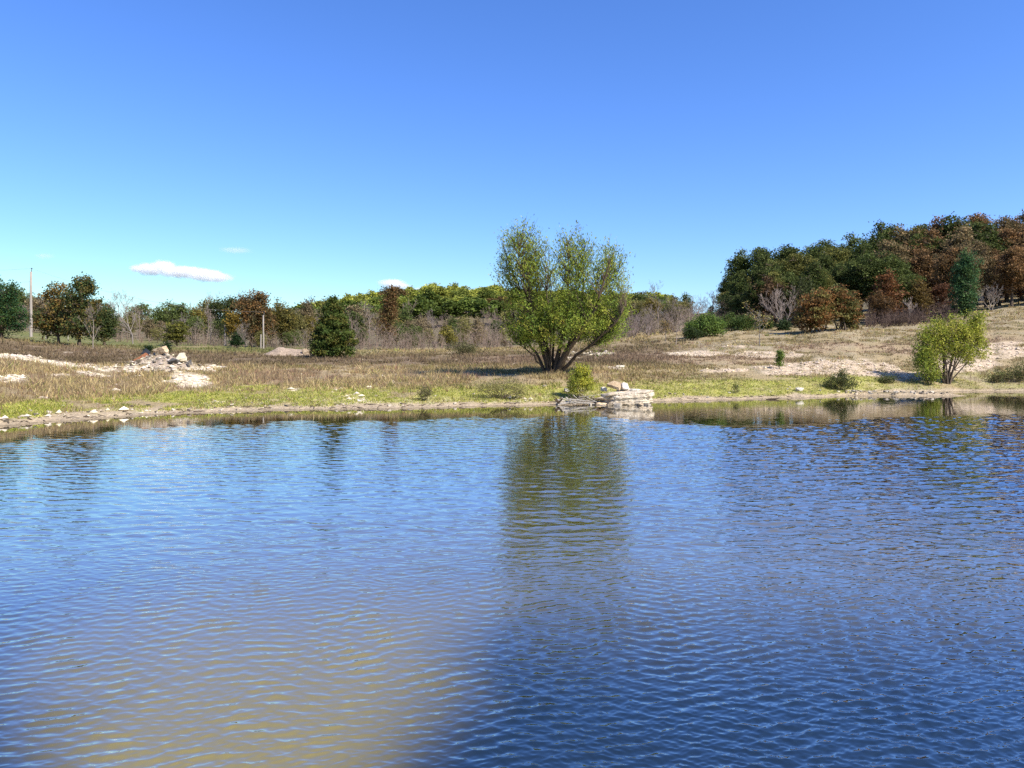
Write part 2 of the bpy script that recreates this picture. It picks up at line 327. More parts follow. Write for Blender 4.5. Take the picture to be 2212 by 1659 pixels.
amp = gust * np.interp(YW, [3, 6.5, 8.5, 12, 20, 28, 40], [.08, .14, .30, .20, .10, .06, .05])
# wind ripples as a sum of short crested waves, crests drawn together
rwv = np.random.default_rng(17); WX = np.zeros_like(XW); WY = np.zeros_like(XW); WZ = np.zeros_like(XW)
fade = gust * (1 - sst(7.0, 10.5, YW)); sel = np.nonzero(fade > 0.002)[0]; xs_, ys_ = XW[sel], YW[sel]
xs2 = xs_ + .25 * fbm(xs_ / .9, ys_ / .9, 71, 2); ys2 = ys_ + .25 * fbm(xs_ / .9, ys_ / .9, 72, 2)
for i in range(64):
    lam = 0.034 * (0.21 / 0.034) ** (rwv.uniform() ** 1.4); kk_ = 2 * math.pi / lam
    th = math.radians((15 if i % 5 < 3 else -19) + rwv.normal(0, 21)); kx, ky = -math.sin(th), math.cos(th)
    sl_ = 0.057 * (1.0 if lam < .2 else .75) * rwv.uniform(.6, 1.3); ph = kk_ * (kx * xs2 + ky * ys2) + rwv.uniform(0, 6.28); A_ = sl_ / kk_ * (1.0 if i % 5 < 3 else .35 + .75 * sst(-2.5, 2.0, xs_))
    WZ[sel] += A_ * np.cos(ph); WX[sel] -= .9 * A_ * kx * np.sin(ph); WY[sel] -= .9 * A_ * ky * np.sin(ph)
WX *= fade; WY *= fade; WZ *= fade
far_ = gust * sst(7.5, 11.5, YW); sel = np.nonzero(far_ > 0.004)[0]; xs_, ys_ = XW[sel], YW[sel]; f2 = far_[sel] * np.interp(ys_, [8, 14, 30, 45], [1.0, .95, .8, .7])
for i in range(56):
    lam = 0.17 * (0.60 / 0.17) ** (rwv.uniform() ** 1.5); kk_ = 2 * math.pi / lam; th = math.radians((13 if i % 2 else -16) + rwv.normal(0, 24)); kx, ky = -math.sin(th), math.cos(th)
    ph = kk_ * (kx * xs_ + ky * ys_) + rwv.uniform(0, 6.28); A_ = 0.029 * rwv.uniform(.6, 1.3) / kk_ * f2
    WZ[sel] += A_ * np.cos(ph); WX[sel] -= .7 * A_ * kx * np.sin(ph); WY[sel] -= .7 * A_ * ky * np.sin(ph)
mw = mk('pond_water', np.stack([XW + WX, YW + WY, WZ], 1), FW, np.stack([olive_mask, amp, shal], 1), None, True)
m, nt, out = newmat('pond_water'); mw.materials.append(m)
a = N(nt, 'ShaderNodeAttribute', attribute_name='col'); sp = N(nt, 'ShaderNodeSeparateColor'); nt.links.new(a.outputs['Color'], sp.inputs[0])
geo = N(nt, 'ShaderNodeNewGeometry')
def mapped(rot, sx, sy, src=None):
    q = N(nt, 'ShaderNodeMapping'); q.inputs['Rotation'].default_value = (0, 0, math.radians(rot)); q.inputs['Scale'].default_value = (sx, sy, 1)
    nt.links.new(src or geo.outputs['Position'], q.inputs[0]); return q.outputs[0]
wob = N(nt, 'ShaderNodeTexNoise', Scale=0.9, Detail=2.0); nt.links.new(geo.outputs['Position'], wob.inputs['Vector'])
wv = N(nt, 'ShaderNodeVectorMath', operation='MULTIPLY_ADD'); wv.inputs[1].default_value = (0.5, 0.5, 0); nt.links.new(wob.outputs['Color'], wv.inputs[0]); nt.links.new(geo.outputs['Position'], wv.inputs[2])
POS = wv.outputs[0]
def ridge(rot, lam, stretch, seed, power):
    q = mapped(rot, 1 / (lam * stretch), 1 / lam, POS)
    n = N(nt, 'ShaderNodeTexNoise', Scale=1.0, Detail=1.0, Roughness=0.4); n.noise_dimensions = '4D'; n.inputs['W'].default_value = seed
    nt.links.new(q, n.inputs['Vector'])
    if power == 0: return n.outputs[0]
    r = math_(nt, 'ABSOLUTE', math_(nt, 'SUBTRACT', math_(nt, 'MULTIPLY', n.outputs[0], 2.0), 1.0))
    return math_(nt, 'POWER', math_(nt, 'SUBTRACT', 1.0, math_(nt, 'MAXIMUM', r, 0.02)), power)
h = math_(nt, 'MULTIPLY', ridge(-15, 0.12, 3.2, 1.0, 2.4), 0.50)
h = math_(nt, 'ADD', h, math_(nt, 'MULTIPLY', ridge(16, 0.095, 2.6, 5.0, 2.4), 0.34))
h = math_(nt, 'ADD', h, math_(nt, 'MULTIPLY', ridge(-5, 0.34, 2.4, 9.0, 0), 0.4))
h = math_(nt, 'ADD', h, math_(nt, 'MULTIPLY', ridge(-24, 0.04, 2.4, 3.0, 0), 0.08))
h = math_(nt, 'MULTIPLY', h, sp.outputs[1])
bw = N(nt, 'ShaderNodeBump', Strength=1.0, Distance=0.042); nt.links.new(h, bw.inputs['Height'])
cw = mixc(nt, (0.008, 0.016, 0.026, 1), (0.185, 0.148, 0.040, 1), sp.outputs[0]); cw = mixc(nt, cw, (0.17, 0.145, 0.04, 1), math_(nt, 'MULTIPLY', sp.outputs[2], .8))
# mirror reflection rising steeply towards grazing view, murky body below
fr = N(nt, 'ShaderNodeFresnel', IOR=1.333); nt.links.new(bw.outputs[0], fr.inputs['Normal'])
fac = math_(nt, 'SUBTRACT', 1.0, math_(nt, 'POWER', math_(nt, 'SUBTRACT', 1.0, fr.outputs[0]), 4.6))
bd = N(nt, 'ShaderNodeBsdfDiffuse'); gl = N(nt, 'ShaderNodeBsdfGlossy', Roughness=0.02); ms = N(nt, 'ShaderNodeMixShader')
nt.links.new(cw, bd.inputs['Color']); nt.links.new(bw.outputs[0], gl.inputs['Normal']); nt.links.new(bw.outputs[0], bd.inputs['Normal'])
nt.links.new(fac, ms.inputs[0]); nt.links.new(bd.outputs[0], ms.inputs[1]); nt.links.new(gl.outputs[0], ms.inputs[2]); nt.links.new(ms.outputs[0], out.inputs[0])
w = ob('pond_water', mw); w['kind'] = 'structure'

# ------------------------------------------------------------------ tree building
def tubes(lst, sides=5):
    """lst of (points (n,3), radii (n)) -> verts, quads"""
    Vs, Fs, off = [], [], 0
    ang = np.arange(sides) * 2 * math.pi / sides
    for pts, rad in lst:
        pts = np.asarray(pts, float); n = len(pts)
        t = np.gradient(pts, axis=0); t /= np.linalg.norm(t, axis=1)[:, None] + 1e-9
        ref = np.where(np.abs(t[:, 2:3]) > 0.9, np.array([[1.0, 0, 0]]), np.array([[0, 0, 1.0]]))
        a = np.cross(t, ref); a /= np.linalg.norm(a, axis=1)[:, None] + 1e-9; b = np.cross(t, a)
        V = pts[:, None, :] + (np.cos(ang)[None, :, None] * a[:, None, :] + np.sin(ang)[None, :, None] * b[:, None, :]) * np.asarray(rad)[:, None, None]
        Vs.append(V.reshape(-1, 3)); i = np.arange(n * sides).reshape(n, sides) + off; j = np.roll(i, -1, 1)
        Fs.append(np.stack([i[:-1], j[:-1], j[1:], i[1:]], -1).reshape(-1, 4)); off += n * sides
    return np.concatenate(Vs), np.concatenate(Fs)
def bez(a, b, rg, bend=0.15, n=5, up=0.0):
    a = np.asarray(a, float); b = np.asarray(b, float); L = np.linalg.norm(b - a)
    mid = (a + b) / 2 + rg.normal(0, bend * L / 2, 3) + np.array([0, 0, up * L]); t = np.linspace(0, 1, n)[:, None]
    return (1 - t) ** 2 * a + 2 * t * (1 - t) * mid + t * t * b
def leafquads(P, L, W, rg, axis=None, spread=1.0):
    n = len(P); t = rg.normal(0, 1, (n, 3))
    if axis is not None: t = axis + t * spread
    t /= np.linalg.norm(t, axis=1)[:, None] + 1e-9
    q = rg.normal(0, 1, (n, 3)); b = np.cross(t, q); b /= np.linalg.norm(b, axis=1)[:, None] + 1e-9
    s = rg.uniform(0.65, 1.35, (n, 1)); t = t * L * s / 2; b = b * W * s / 2
    V = np.stack([P - t, P + b, P + t, P - b], 1).reshape(-1, 3)
    return V, np.arange(4 * n).reshape(n, 4)
def clusters(ells, n, rg, shell=2.2):
    w = np.array([e[6] for e in ells], float); k = rg.choice(len(ells), n, p=w / w.sum()); E = np.array([e[:6] for e in ells])[k]
    d = rg.normal(0, 1, (n, 3)); d /= np.linalg.norm(d, axis=1)[:, None]; r = rg.uniform(0, 1, (n, 1)) ** (1 / shell) * (1 + .32 * np.abs(rg.normal(0, 1, (n, 1))) * (rg.uniform(0, 1, (n, 1)) < (.18 if shell < 4 else 0)))
    return E[:, :3] + d * r * E[:, 3:6], k
def palcol(pal, k, rg):
    pal = np.array(pal); return pal[k]
def crown_mesh(name, cc, nleaf, cr, L, W, pal, rg, flat=0.75, cvar=0.28, lvar=0.22, palw=None, zgrad=None):
    n = len(cc); P = np.repeat(cc, nleaf, 0) + rg.normal(0, 1, (n * nleaf, 3)) * cr * np.array([1, 1, flat])
    pk = rg.choice(len(pal), n, p=palw); base = np.array(pal)[pk] * rg.uniform(1 - cvar, 1 + cvar, (n, 1))
    col = np.repeat(base, nleaf, 0)
    sw = rg.uniform(0, 1, len(P)) < 0.18; col[sw] = np.array(pal)[rg.choice(len(pal), sw.sum(), p=palw)]
    col = col * rg.uniform(1 - lvar, 1 + lvar, (len(P), 1)); P[:, 2] = np.maximum(P[:, 2], 0.05)
    V, Fc = leafquads(P, L, W, rg); return mk(name, V, Fc, np.repeat(col, 4, 0), LEAF)
def woody(h, tr, cc, rg, nl=9, lean=(0, 0), base=0.2, stems=1, twigs=True, sides=5, top=0.82, spread=0.1):
    tl = []; lim = []
    for k in range(stems):
        b0 = np.array([rg.normal(0, spread), rg.normal(0, spread), -0.15]) if stems > 1 else np.array([0, 0, -0.15])
        if stems > 1: e = cc[rg.integers(len(cc))] * np.array([.8, .8, 1])
        else: e = np.array([lean[0], lean[1], h * top])
        pts = bez(b0, e, rg, 0.10, 7); r = np.linspace(1, 0.25, 7) * tr; r[0] *= 1.35
        tl.append((pts, r)); lim.append((pts, r))
    sel = rg.choice(len(cc), min(nl, len(cc)), replace=False)
    for i in sel:
        c = cc[i]; pts, r = tl[rg.integers(stems)]
        rad = np.hypot(c[0], c[1]); za = min(max(c[2] - 0.8 * rad, base * h), pts[-1, 2] * 0.95); j = int(np.argmin(abs(pts[:, 2] - za))); j = max(j, 1)
        lp = bez(pts[j], c, rg, 0.16, 6, 0.06); lim.append((lp, np.linspace(r[j] * 0.6, r[j] * 0.12 + 0.006, 6)))
    allp = np.concatenate([q[0][1:] for q in lim[stems:]] + [q[0][3:] for q in lim[:stems]])
    tw = []
    if twigs:
        for c in cc:
            j = int(np.argmin(((allp - c) ** 2).sum(1) + 0.6 * np.maximum(allp[:, 2] - c[2], 0) ** 2))
            if np.linalg.norm(allp[j] - c) > 0.05: tw.append((bez(allp[j], c, rg, 0.2, 4), np.linspace(0.035 * tr / 0.12, 0.006, 4)))
    V, Fc = tubes(lim, sides)
    if tw:
        V2, F2 = tubes(tw, 3); Fc = np.concatenate([Fc, F2 + len(V)]); V = np.concatenate([V, V2])
    return V, Fc
def leafy(name, h, tr, ells, pal, seed, ncl=160, nleaf=40, cr=0.35, L=0.22, W=0.14, nl=10, bark=None, palw=None, stems=1, base=0.2, lean=(0, 0), twigs=True, flat=0.75, shell=2.2, top=0.82, spread=0.1):
    rg = np.random.default_rng(seed); cc, _ = clusters(ells, ncl, rg, shell); cc[:, 2] = np.maximum(cc[:, 2], 0.12)
    V, Fc = woody(h, tr, cc, rg, nl, lean, base, stems, twigs, top=top, spread=spread)
    return mk('trunk', V, Fc, None, bark or BARK, True), crown_mesh('crown', cc, nleaf, cr, L, W, pal, rg, flat, palw=palw)
def bare(h, tr, seed, spread=0.5, first=0.25, lv=4, nb=(7, 4, 4, 3), rmin=0.010, upb=0.35, stems=1):
    rg = np.random.default_rng(seed); out = []
    def grow(p, d, L, r, lev):
        n = 5; pts = [p]; dd = d.copy()
        for i in range(n - 1):
            dd = dd + rg.normal(0, 0.13, 3) + np.array([0, 0, upb * 0.22 * (lev > 0)]); dd /= np.linalg.norm(dd); pts.append(pts[-1] + dd * L / (n - 1))
        pts = np.array(pts); rr = np.linspace(r, max(r * 0.35, rmin), n); out.append((pts, rr, lev))
        if lev >= lv: return
        for k in range(nb[min(lev, len(nb) - 1)]):
            t = rg.uniform(first if lev == 0 else 0.25, 1.0); i = min(int(t * (n - 1)), n - 2); q = pts[i] + (pts[i + 1] - pts[i]) * (t * (n - 1) - i)
            ax = pts[i + 1] - pts[i]; ax /= np.linalg.norm(ax); s = rg.normal(0, 1, 3); s -= ax * s.dot(ax); s /= np.linalg.norm(s)
            nd = ax * (1 - spread * 0.6) + s * spread * 1.2 + np.array([0, 0, 0.15]); nd /= np.linalg.norm(nd)
            grow(q, nd, L * (0.62 if lev == 0 else 0.55) * rg.uniform(0.7, 1.15) * (1.15 - 0.4 * t), max(rr[i] * 0.5, rmin), lev + 1)
    for k in range(stems):
        a = rg.uniform(0, 6.28); s = 0 if stems == 1 else rg.uniform(0.1, 0.45)
        grow(np.array([math.cos(a) * 0.12 * (stems > 1), math.sin(a) * 0.12 * (stems > 1), -0.1]), np.array([math.cos(a) * s, math.sin(a) * s, 1.0]), h * (0.8 if stems == 1 else 0.62) * rg.uniform(0.85, 1.05), tr, 0)
    A = [(a, b) for a, b, l in out if l < 2]; B = [(a[::2], b[::2]) for a, b, l in out if l >= 2]
    V, Fc = tubes(A, 5); VB, FB_ = tubes(B, 3)
    return mk('trunk', V, Fc, None, BARKG, True), mk('branches', VB, FB_, None, BARKG, False)
def tree(name, label, cat, loc, protos, rz=0.0, sc=1.0, group=None, tint=(1, 1, 1), btint=(1, 1, 1), second='crown'):
    t = thing(name, label, cat, loc, rz, group, sc)
    a = ob('trunk', protos[0], t); a.color = (*btint, 1)
    b = ob(second, protos[1], t); b.color = (*tint, 1)
    return t
def px(Y): return Y / F            # metres per picture unit at distance Y

# palettes (reflectance)
DG = (0.030, 0.052, 0.018); MG = (0.055, 0.085, 0.022); OL = (0.095, 0.095, 0.028); BR = (0.125, 0.075, 0.035); RU = (0.19, 0.075, 0.030); YG = (0.17, 0.17, 0.035); GO = (0.23, 0.15, 0.035); TA = (0.16, 0.12, 0.07)

# ------------------------------------------------------------------ the big willow at the water
def ellp(list_px, u0, v0, Y, dep=0.9):
    k = px(Y); return [((cu - u0) * k, dy, (v0 - cv) * k, ru * k, max(ru * k * dep, 0.3), rv * k, w) for cu, cv, ru, rv, dy, w in list_px]
def willow():
    rg = np.random.default_rng(11); base = gv(1192, 806, 40, 60); Y = base.y; k = px(Y); u0, v0 = 1192, 806
    t = thing('willow_tree', 'large multi-stemmed green willow with airy top standing behind the rock ledge', 'tree', base)
    stems = [((1186, 806), [(1176, 760), (1150, 690), (1128, 600), (1120, 500)], .20), ((1186, 806), [(1184, 750), (1172, 680), (1165, 600), (1158, 505)], .17),
             ((1200, 806), [(1205, 760), (1225, 690), (1228, 600), (1222, 505)], .17), ((1202, 806), [(1218, 765), (1246, 725), (1285, 660), (1318, 545)], .26),
             ((1202, 806), [(1222, 760), (1250, 700), (1262, 620), (1262, 525)], .18), ((1206, 804), [(1236, 775), (1272, 745), (1320, 705), (1350, 650)], .14),
             ((1180, 804), [(1165, 770), (1140, 735), (1112, 690), (1096, 620)], .12), ((1180, 804), [(1160, 775), (1135, 755), (1112, 735), (1100, 720)], .07),
             ((1194, 806), [(1195, 765), (1200, 700), (1195, 620), (1185, 540)], .10)]
    for q in range(13):
        e = rg.uniform(1078, 1352); mu = 1194 + (e - 1194) * .5; tv = np.interp(e, [1078, 1120, 1160, 1198, 1230, 1270, 1320, 1352], [585, 498, 515, 560, 508, 530, 545, 600]) + rg.uniform(0, 35)
        stems.append(((1194 + rg.uniform(-10, 12), 805), [(1194 + (e - 1194) * .22, 755), (mu, 690), (1194 + (e - 1194) * .82, 615), (e, tv)], rg.uniform(.05, .08)))
    allp = []
    for (bu, bv), pts, r in stems:
        dy = rg.normal(0, 1.0); n = len(pts)
        Pp = [np.array([(bu - u0) * k, rg.normal(0, .12), -0.15])] + [np.array([(a - u0) * k, dy * (i + 1) / n * 1.6, (v0 - b) * k]) for i, (a, b) in enumerate(pts)]
        Pp = np.array(Pp); s = np.linspace(0, len(Pp) - 1, 14); Q = np.stack([np.interp(s, np.arange(len(Pp)), Pp[:, j]) for j in range(3)], 1)
        Q = gsmooth(Q, 1.0, 0); Q[0] = Pp[0]; Q[1:-1] += rg.normal(0, 0.035, (12, 3)); R_ = np.linspace(1, 0.07, 14) ** 1.1 * r; R_[0] *= 1.25
        V, Fc = tubes([(Q, R_)], 8); ob('stem', mk('stem', V, Fc, None, BARKD, True), t)
        allp.append(Q[4:])
    allp = np.concatenate(allp)
    low = ellp([(1160, 690, 66, 58, 0, 3), (1290, 690, 70, 58, 0, 3), (1228, 672, 78, 46, 0, 2.4), (1225, 712, 74, 28, -.6, 1.4), (1135, 728, 42, 20, 0, .7), (1200, 742, 26, 12, -1.3, .25), (1325, 715, 36, 36, 0, .7), (1110, 655, 24, 32, 0, .5)], u0, v0, Y, 1.0)
    upp = ellp([(1125, 562, 50, 74, 0, 2.4), (1160, 580, 36, 66, 0, 1.3), (1236, 566, 40, 68, 0, 2.2), (1310, 585, 50, 58, 0, 2.2), (1345, 622, 20, 30, 0, .4), (1092, 600, 26, 34, 0, .5), (1215, 605, 110, 32, 0, 1.2)], u0, v0, Y, 1.0)
    tw = []; LP = []; LA = []; LC = []
    pal = np.array([(0.235, 0.28, 0.04), (0.19, 0.245, 0.038), (0.30, 0.31, 0.05), (0.145, 0.205, 0.036), (0.34, 0.30, 0.05)]); pw = [.36, .28, .17, .16, .03]
    for ells, n, nl, loose in ((low, 720, 46, 1.0), (upp, 860, 20, 1.3)):
        cc, _ = clusters(ells, n, rg, 2.6)
        for c in cc:
            hd = np.hypot(allp[:, 0] - c[0], allp[:, 1] - c[1]); w_ = ((allp - c) ** 2).sum(1) + 6 * np.maximum(allp[:, 2] - c[2] + (1.3 if loose > 1 else .5) * hd, 0) ** 2; q = allp[int(np.argmin(w_))]
            d = c - q; d[2] += 0.4 * np.linalg.norm(d); d /= np.linalg.norm(d) + 1e-6
            tip = c + (d * 0.35 + np.array([0, 0, 0.22])) * rg.uniform(0.6, 1.3); pts = bez(q, tip, rg, 0.12, 6, 0.0); tw.append((pts, np.linspace(0.022, 0.004, 6)))
            tt = rg.uniform(0.35, 1.02, nl); base_ = np.stack([np.interp(tt * 5, np.arange(6), pts[:, j]) for j in range(3)], 1)
            LP.append(base_ + rg.normal(0, 0.15 * loose, (nl, 3))); LA.append(np.tile(d * 0.8 + np.array([0, 0, -0.25 if loose == 1 else 0.2]), (nl, 1)))
            cb_ = pal[rg.choice(5, p=pw)] * rg.uniform(0.75, 1.25)
            LC.append(cb_ * rg.uniform(0.8, 1.2, (nl, 1)))
    V, Fc = tubes(tw, 3); ob('branches', mk('branches', V, Fc, None, BARKD, False), t)
    V, Fc = leafquads(np.concatenate(LP), 0.17, 0.052, rg, np.concatenate(LA), 0.55)
    ob('crown', mk('crown', V, Fc, np.repeat(np.concatenate(LC), 4, 0), LEAF), t)
willow()

# ------------------------------------------------------------------ shrubs on the far shore
def shrub(name, label, cat, u, vbase, ells_px, pal, seed, ncl=90, nleaf=35, cr=0.16, L=0.13, W=0.06, stems=7, tr=0.035, nl=12, bark=None, ymin=0, ymax=500, dep=0.9, palw=None, group=None, flat=0.9, top=0.8):
    base = gv(u, vbase, ymin, ymax); Y = base.y; es = ellp(ells_px, u, vbase, Y, dep); h = max(e[2] + e[5] for e in es)
    p = leafy(name, h, tr, es, pal, seed, ncl, nleaf, cr, L, W, nl, bark or BARK, stems=stems, base=0.1, palw=palw, flat=flat, top=top)
    return tree(name, label, cat, base, p, group=group)
YGW = [(0.30, 0.31, 0.04), (0.23, 0.26, 0.035), (0.16, 0.19, 0.03), (0.36, 0.33, 0.06)]
shrub('willow_shrub', 'tall yellow-green willow shrub with bare splayed stems on the shore behind the stony spit', 'shrub', 2046, 829,
      [(2012, 752, 34, 40, 0, 1.6), (2060, 735, 45, 42, 0, 2.2), (2098, 745, 32, 45, 0, 1.6), (2105, 700, 22, 30, 0, .8), (2020, 718, 30, 26, 0, .9), (2085, 712, 36, 26, 0, 1), (1998, 775, 22, 26, 0, .6), (2118, 745, 16, 34, 0, .5)], YGW, 21, 380, 44, 0.22, 0.17, 0.06, 13, 0.07, 20, BARK, dep=0.8)
shrub('willow_sapling', 'slim leafy green sapling close against the tall willow shrub', 'sapling', 2004, 831, [(1998, 790, 20, 30, 0, 1), (2002, 760, 16, 22, 0, .6), (2012, 812, 14, 12, 0, .3)], [(0.23, 0.27, 0.04), (0.17, 0.21, 0.035), (0.28, 0.29, 0.045)], 22, 60, 40, 0.2, 0.17, 0.07, 2, 0.06, 8)
shrub('willow_bush', 'bright yellow-green bush growing beside the rock ledge above the driftwood', 'bush', 1254, 862,
      [(1254, 822, 25, 24, 0, 2), (1257, 802, 16, 17, 0, 1.1), (1240, 838, 14, 12, 0, .5), (1272, 832, 12, 18, 0, .6)], [(0.36, 0.36, 0.04), (0.28, 0.30, 0.04), (0.42, 0.38, 0.05), (0.21, 0.23, 0.04)], 23, 110, 40, 0.11, 0.12, 0.04, 9, 0.02, 14, dep=1.0)
shrub('twiggy_bush', 'wide grey-olive twiggy bush at the water edge beneath the big willow', 'bush', 1085, 862, [(1060, 836, 32, 22, 0, 1), (1100, 836, 36, 21, 0, 1), (1128, 842, 18, 14, 0, .4), (1040, 842, 16, 15, 0, .4)], [(0.25, 0.22, 0.085), (0.19, 0.165, 0.07), (0.29, 0.26, 0.09)], 24, 110, 26, 0.14, 0.1, 0.03, 16, 0.014, 30)
shrub('twiggy_bush', 'small round brown-green bush alone on the green strip by the shore', 'bush', 916, 866, [(916, 847, 15, 14, 0, 1)], [(0.15, 0.13, 0.06), (0.11, 0.10, 0.045)], 25, 40, 22, 0.1, 0.09, 0.03, 9, 0.012, 14)
shrub('shore_bush', 'dark green spreading bush on the shore below the pale gravel slope', 'bush', 1812, 842, [(1812, 822, 26, 17, 0, 1), (1790, 830, 18, 9, 0, .5), (1832, 828, 16, 12, 0, .5), (1818, 806, 9, 9, 0, .2)], [(0.08, 0.095, 0.03), (0.11, 0.11, 0.035), (0.06, 0.07, 0.025)], 26, 90, 30, 0.15, 0.12, 0.045, 12, 0.018, 20)
shrub('shore_bush', 'low dark bush between the gravel slope and the tall willow shrub', 'bush', 1921, 828, [(1921, 818, 17, 9, 0, 1), (1905, 823, 9, 5, 0, .3)], [(0.08, 0.095, 0.03), (0.10, 0.105, 0.035)], 27, 45, 26, 0.13, 0.1, 0.045, 8, 0.012, 10)
shrub('shore_bush', 'broad olive bush past the tall willow shrub above the muddy inlet', 'bush', 2176, 826, [(2165, 812, 24, 13, 0, 1), (2195, 802, 24, 20, 0, 1), (2145, 818, 14, 7, 0, .4), (2220, 806, 22, 16, 0, .6)], [(0.10, 0.115, 0.035), (0.13, 0.10, 0.045), (0.08, 0.085, 0.03)], 28, 110, 28, 0.16, 0.12, 0.05, 12, 0.018, 18)
shrub('grass_tuft', 'small dark grassy tuft standing alone on the bright green strip', 'plant', 1591, 849, [(1591, 838, 7, 9, 0, 1)], [(0.07, 0.08, 0.03), (0.10, 0.10, 0.04)], 29, 18, 16, 0.08, 0.1, 0.025, 8, 0.008, 6)
shrub('leafy_sapling', 'slender bright green sapling on the edge of the pale gravel slope', 'sapling', 1683, 797, [(1683, 775, 5, 15, 0, 1), (1685, 765, 4, 7, 0, .4)], [(0.12, 0.17, 0.03), (0.09, 0.13, 0.03)], 30, 30, 22, 0.13, 0.16, 0.08, 1, 0.03, 6)
shrub('cedar_shrub', 'small dark cedar shrub with rounded top behind the rubble pile', 'shrub', 321, 762, [(321, 753, 7, 7, 0, 1), (316, 757, 5, 4, 0, .4)], [DG, (0.025, 0.05, 0.02)], 31, 30, 30, 0.16, 0.14, 0.07, 3, 0.03, 6, ymin=55)
shrub('cedar_shrub', 'small dark upright cedar shrub behind the black sheet on the rubble pile', 'shrub', 361, 762, [(361, 752, 7, 11, 0, 1), (361, 744, 5, 6, 0, .4)], [DG, (0.025, 0.05, 0.02)], 32, 34, 30, 0.16, 0.14, 0.07, 2, 0.03, 6, ymin=55)
shrub('olive_clump', 'olive scrub clump at the field edge in front of the purple thicket', 'shrub', 1000, 766, [(995, 752, 32, 11, 0, 1), (1020, 755, 20, 9, 0, .6)], [(0.13, 0.12, 0.05), (0.10, 0.095, 0.04)], 33, 80, 28, 0.3, 0.22, 0.06, 12, 0.02, 14, ymin=70)

# ------------------------------------------------------------------ hero trees of the field
def hero(name, label, u, vb, es, pal, seed, ncl, nleaf, cr, L, W, tr, nl=14, ymin=0, ymax=500, stems=1, base=0.18, palw=None, cat='tree', bark=None, dep=0.95, flat=0.75, shell=2.4, top=0.82, Y=None, spread=0.1):
    b = GP(u, Y) if Y else gv(u, vb, ymin, ymax); vb2 = HOR - (b.z - EYE) * F / b.y
    e = ellp(es, u, vb2, b.y, dep); h = max(q[2] + q[5] for q in e)
    p = leafy(name, h, tr, e, pal, seed, ncl, nleaf, cr, L, W, nl, bark, palw, stems, base, flat=flat, shell=shell, top=top, spread=spread)
    return tree(name, label, cat, b, p)
hero('conical_tree', 'dense dark conical tree standing alone in the dry field beside the dirt mound', 719, 775,
     [(719, 757, 51, 15, 0, 2.4), (719, 740, 50, 18, 0, 2.8), (719, 722, 44, 18, 0, 2.4), (719, 704, 36, 18, 0, 2.0), (719, 686, 28, 17, 0, 1.5), (719, 669, 19, 16, 0, 1.0), (720, 655, 10, 13, 0, .5)],
     [(0.075, 0.10, 0.022), (0.10, 0.112, 0.024), (0.13, 0.118, 0.027), (0.055, 0.085, 0.02), (0.085, 0.11, 0.024)], 41, 640, 42, 0.17, 0.2, 0.13, 0.14, 20, ymin=55, ymax=90, base=0.05, shell=4.2)
hero('evergreen_tree', 'dark bluish evergreen tree with tufted tops beside the tall wooden pole', 2, 724,
     [(2, 690, 48, 34, 0, 3), (-20, 660, 36, 40, 0, 2), (12, 650, 18, 38, 0, 1.4), (26, 630, 8, 26, 0, .6), (-8, 630, 14, 26, 0, .7), (34, 688, 22, 30, 0, 1)],
     [(0.030, 0.074, 0.030), (0.041, 0.081, 0.024), (0.061, 0.095, 0.024)], 42, 330, 34, 0.3, 0.26, 0.1, 0.2, 16, Y=86, shell=2.6)
hero('oak_tree', 'brown and green broadleaf tree with an orange-tinged lower crown next to the wooden pole', 128, 742,
     [(118, 690, 34, 38, 0, 3), (100, 700, 20, 24, 0, 1), (122, 650, 24, 26, 0, 1.4), (112, 632, 14, 18, 0, .6), (140, 700, 26, 30, 0, 1.2), (134, 622, 9, 11, 0, .25)],
     [(0.133, 0.091, 0.031), (0.175, 0.105, 0.035), (0.084, 0.084, 0.028), (0.210, 0.147, 0.035), (0.056, 0.077, 0.025)], 43, 260, 26, 0.3, 0.24, 0.15, 0.16, 18, Y=88, base=0.14)
hero('oak_tree', 'tallest dark green broadleaf tree of the clump with a knobbly top', 171, 748,
     [(172, 690, 40, 40, 0, 3), (160, 650, 30, 30, 0, 1.6), (185, 650, 30, 32, 0, 1.8), (168, 615, 9, 14, 0, .4), (182, 610, 10, 13, 0, .5), (192, 620, 14, 16, 0, .6), (205, 668, 18, 22, 0, .7), (165, 718, 34, 16, 0, .7)],
     [(0.051, 0.072, 0.023), (0.072, 0.084, 0.026), (0.123, 0.102, 0.029), (0.041, 0.065, 0.022), (0.160, 0.116, 0.032)], 44, 330, 26, 0.3, 0.24, 0.15, 0.2, 20, Y=86, base=0.14)
hero('oak_tree', 'low dark green tree on the far side of the clump, next to bare grey trees', 226, 736,
     [(222, 695, 26, 36, 0, 2), (232, 690, 18, 26, 0, 1), (215, 715, 26, 18, 0, .8), (240, 722, 12, 10, 0, .3)], [(0.056, 0.077, 0.025), (0.084, 0.095, 0.028), (0.042, 0.063, 0.022)], 45, 210, 26, 0.3, 0.24, 0.15, 0.16, 14, Y=96, base=0.1)
hero('yellow_tree', 'small layered yellow-green tree in front of the tree line', 383, 746, [(383, 722, 26, 12, 0, 1.4), (383, 710, 22, 12, 0, 1.2), (376, 733, 20, 8, 0, .6), (392, 702, 12, 6, 0, .4)], [(0.16, 0.15, 0.03), (0.12, 0.12, 0.028), (0.08, 0.085, 0.025)], 46, 150, 30, 0.3, 0.28, 0.14, 0.11, 14, Y=112, flat=0.35, base=0.2)
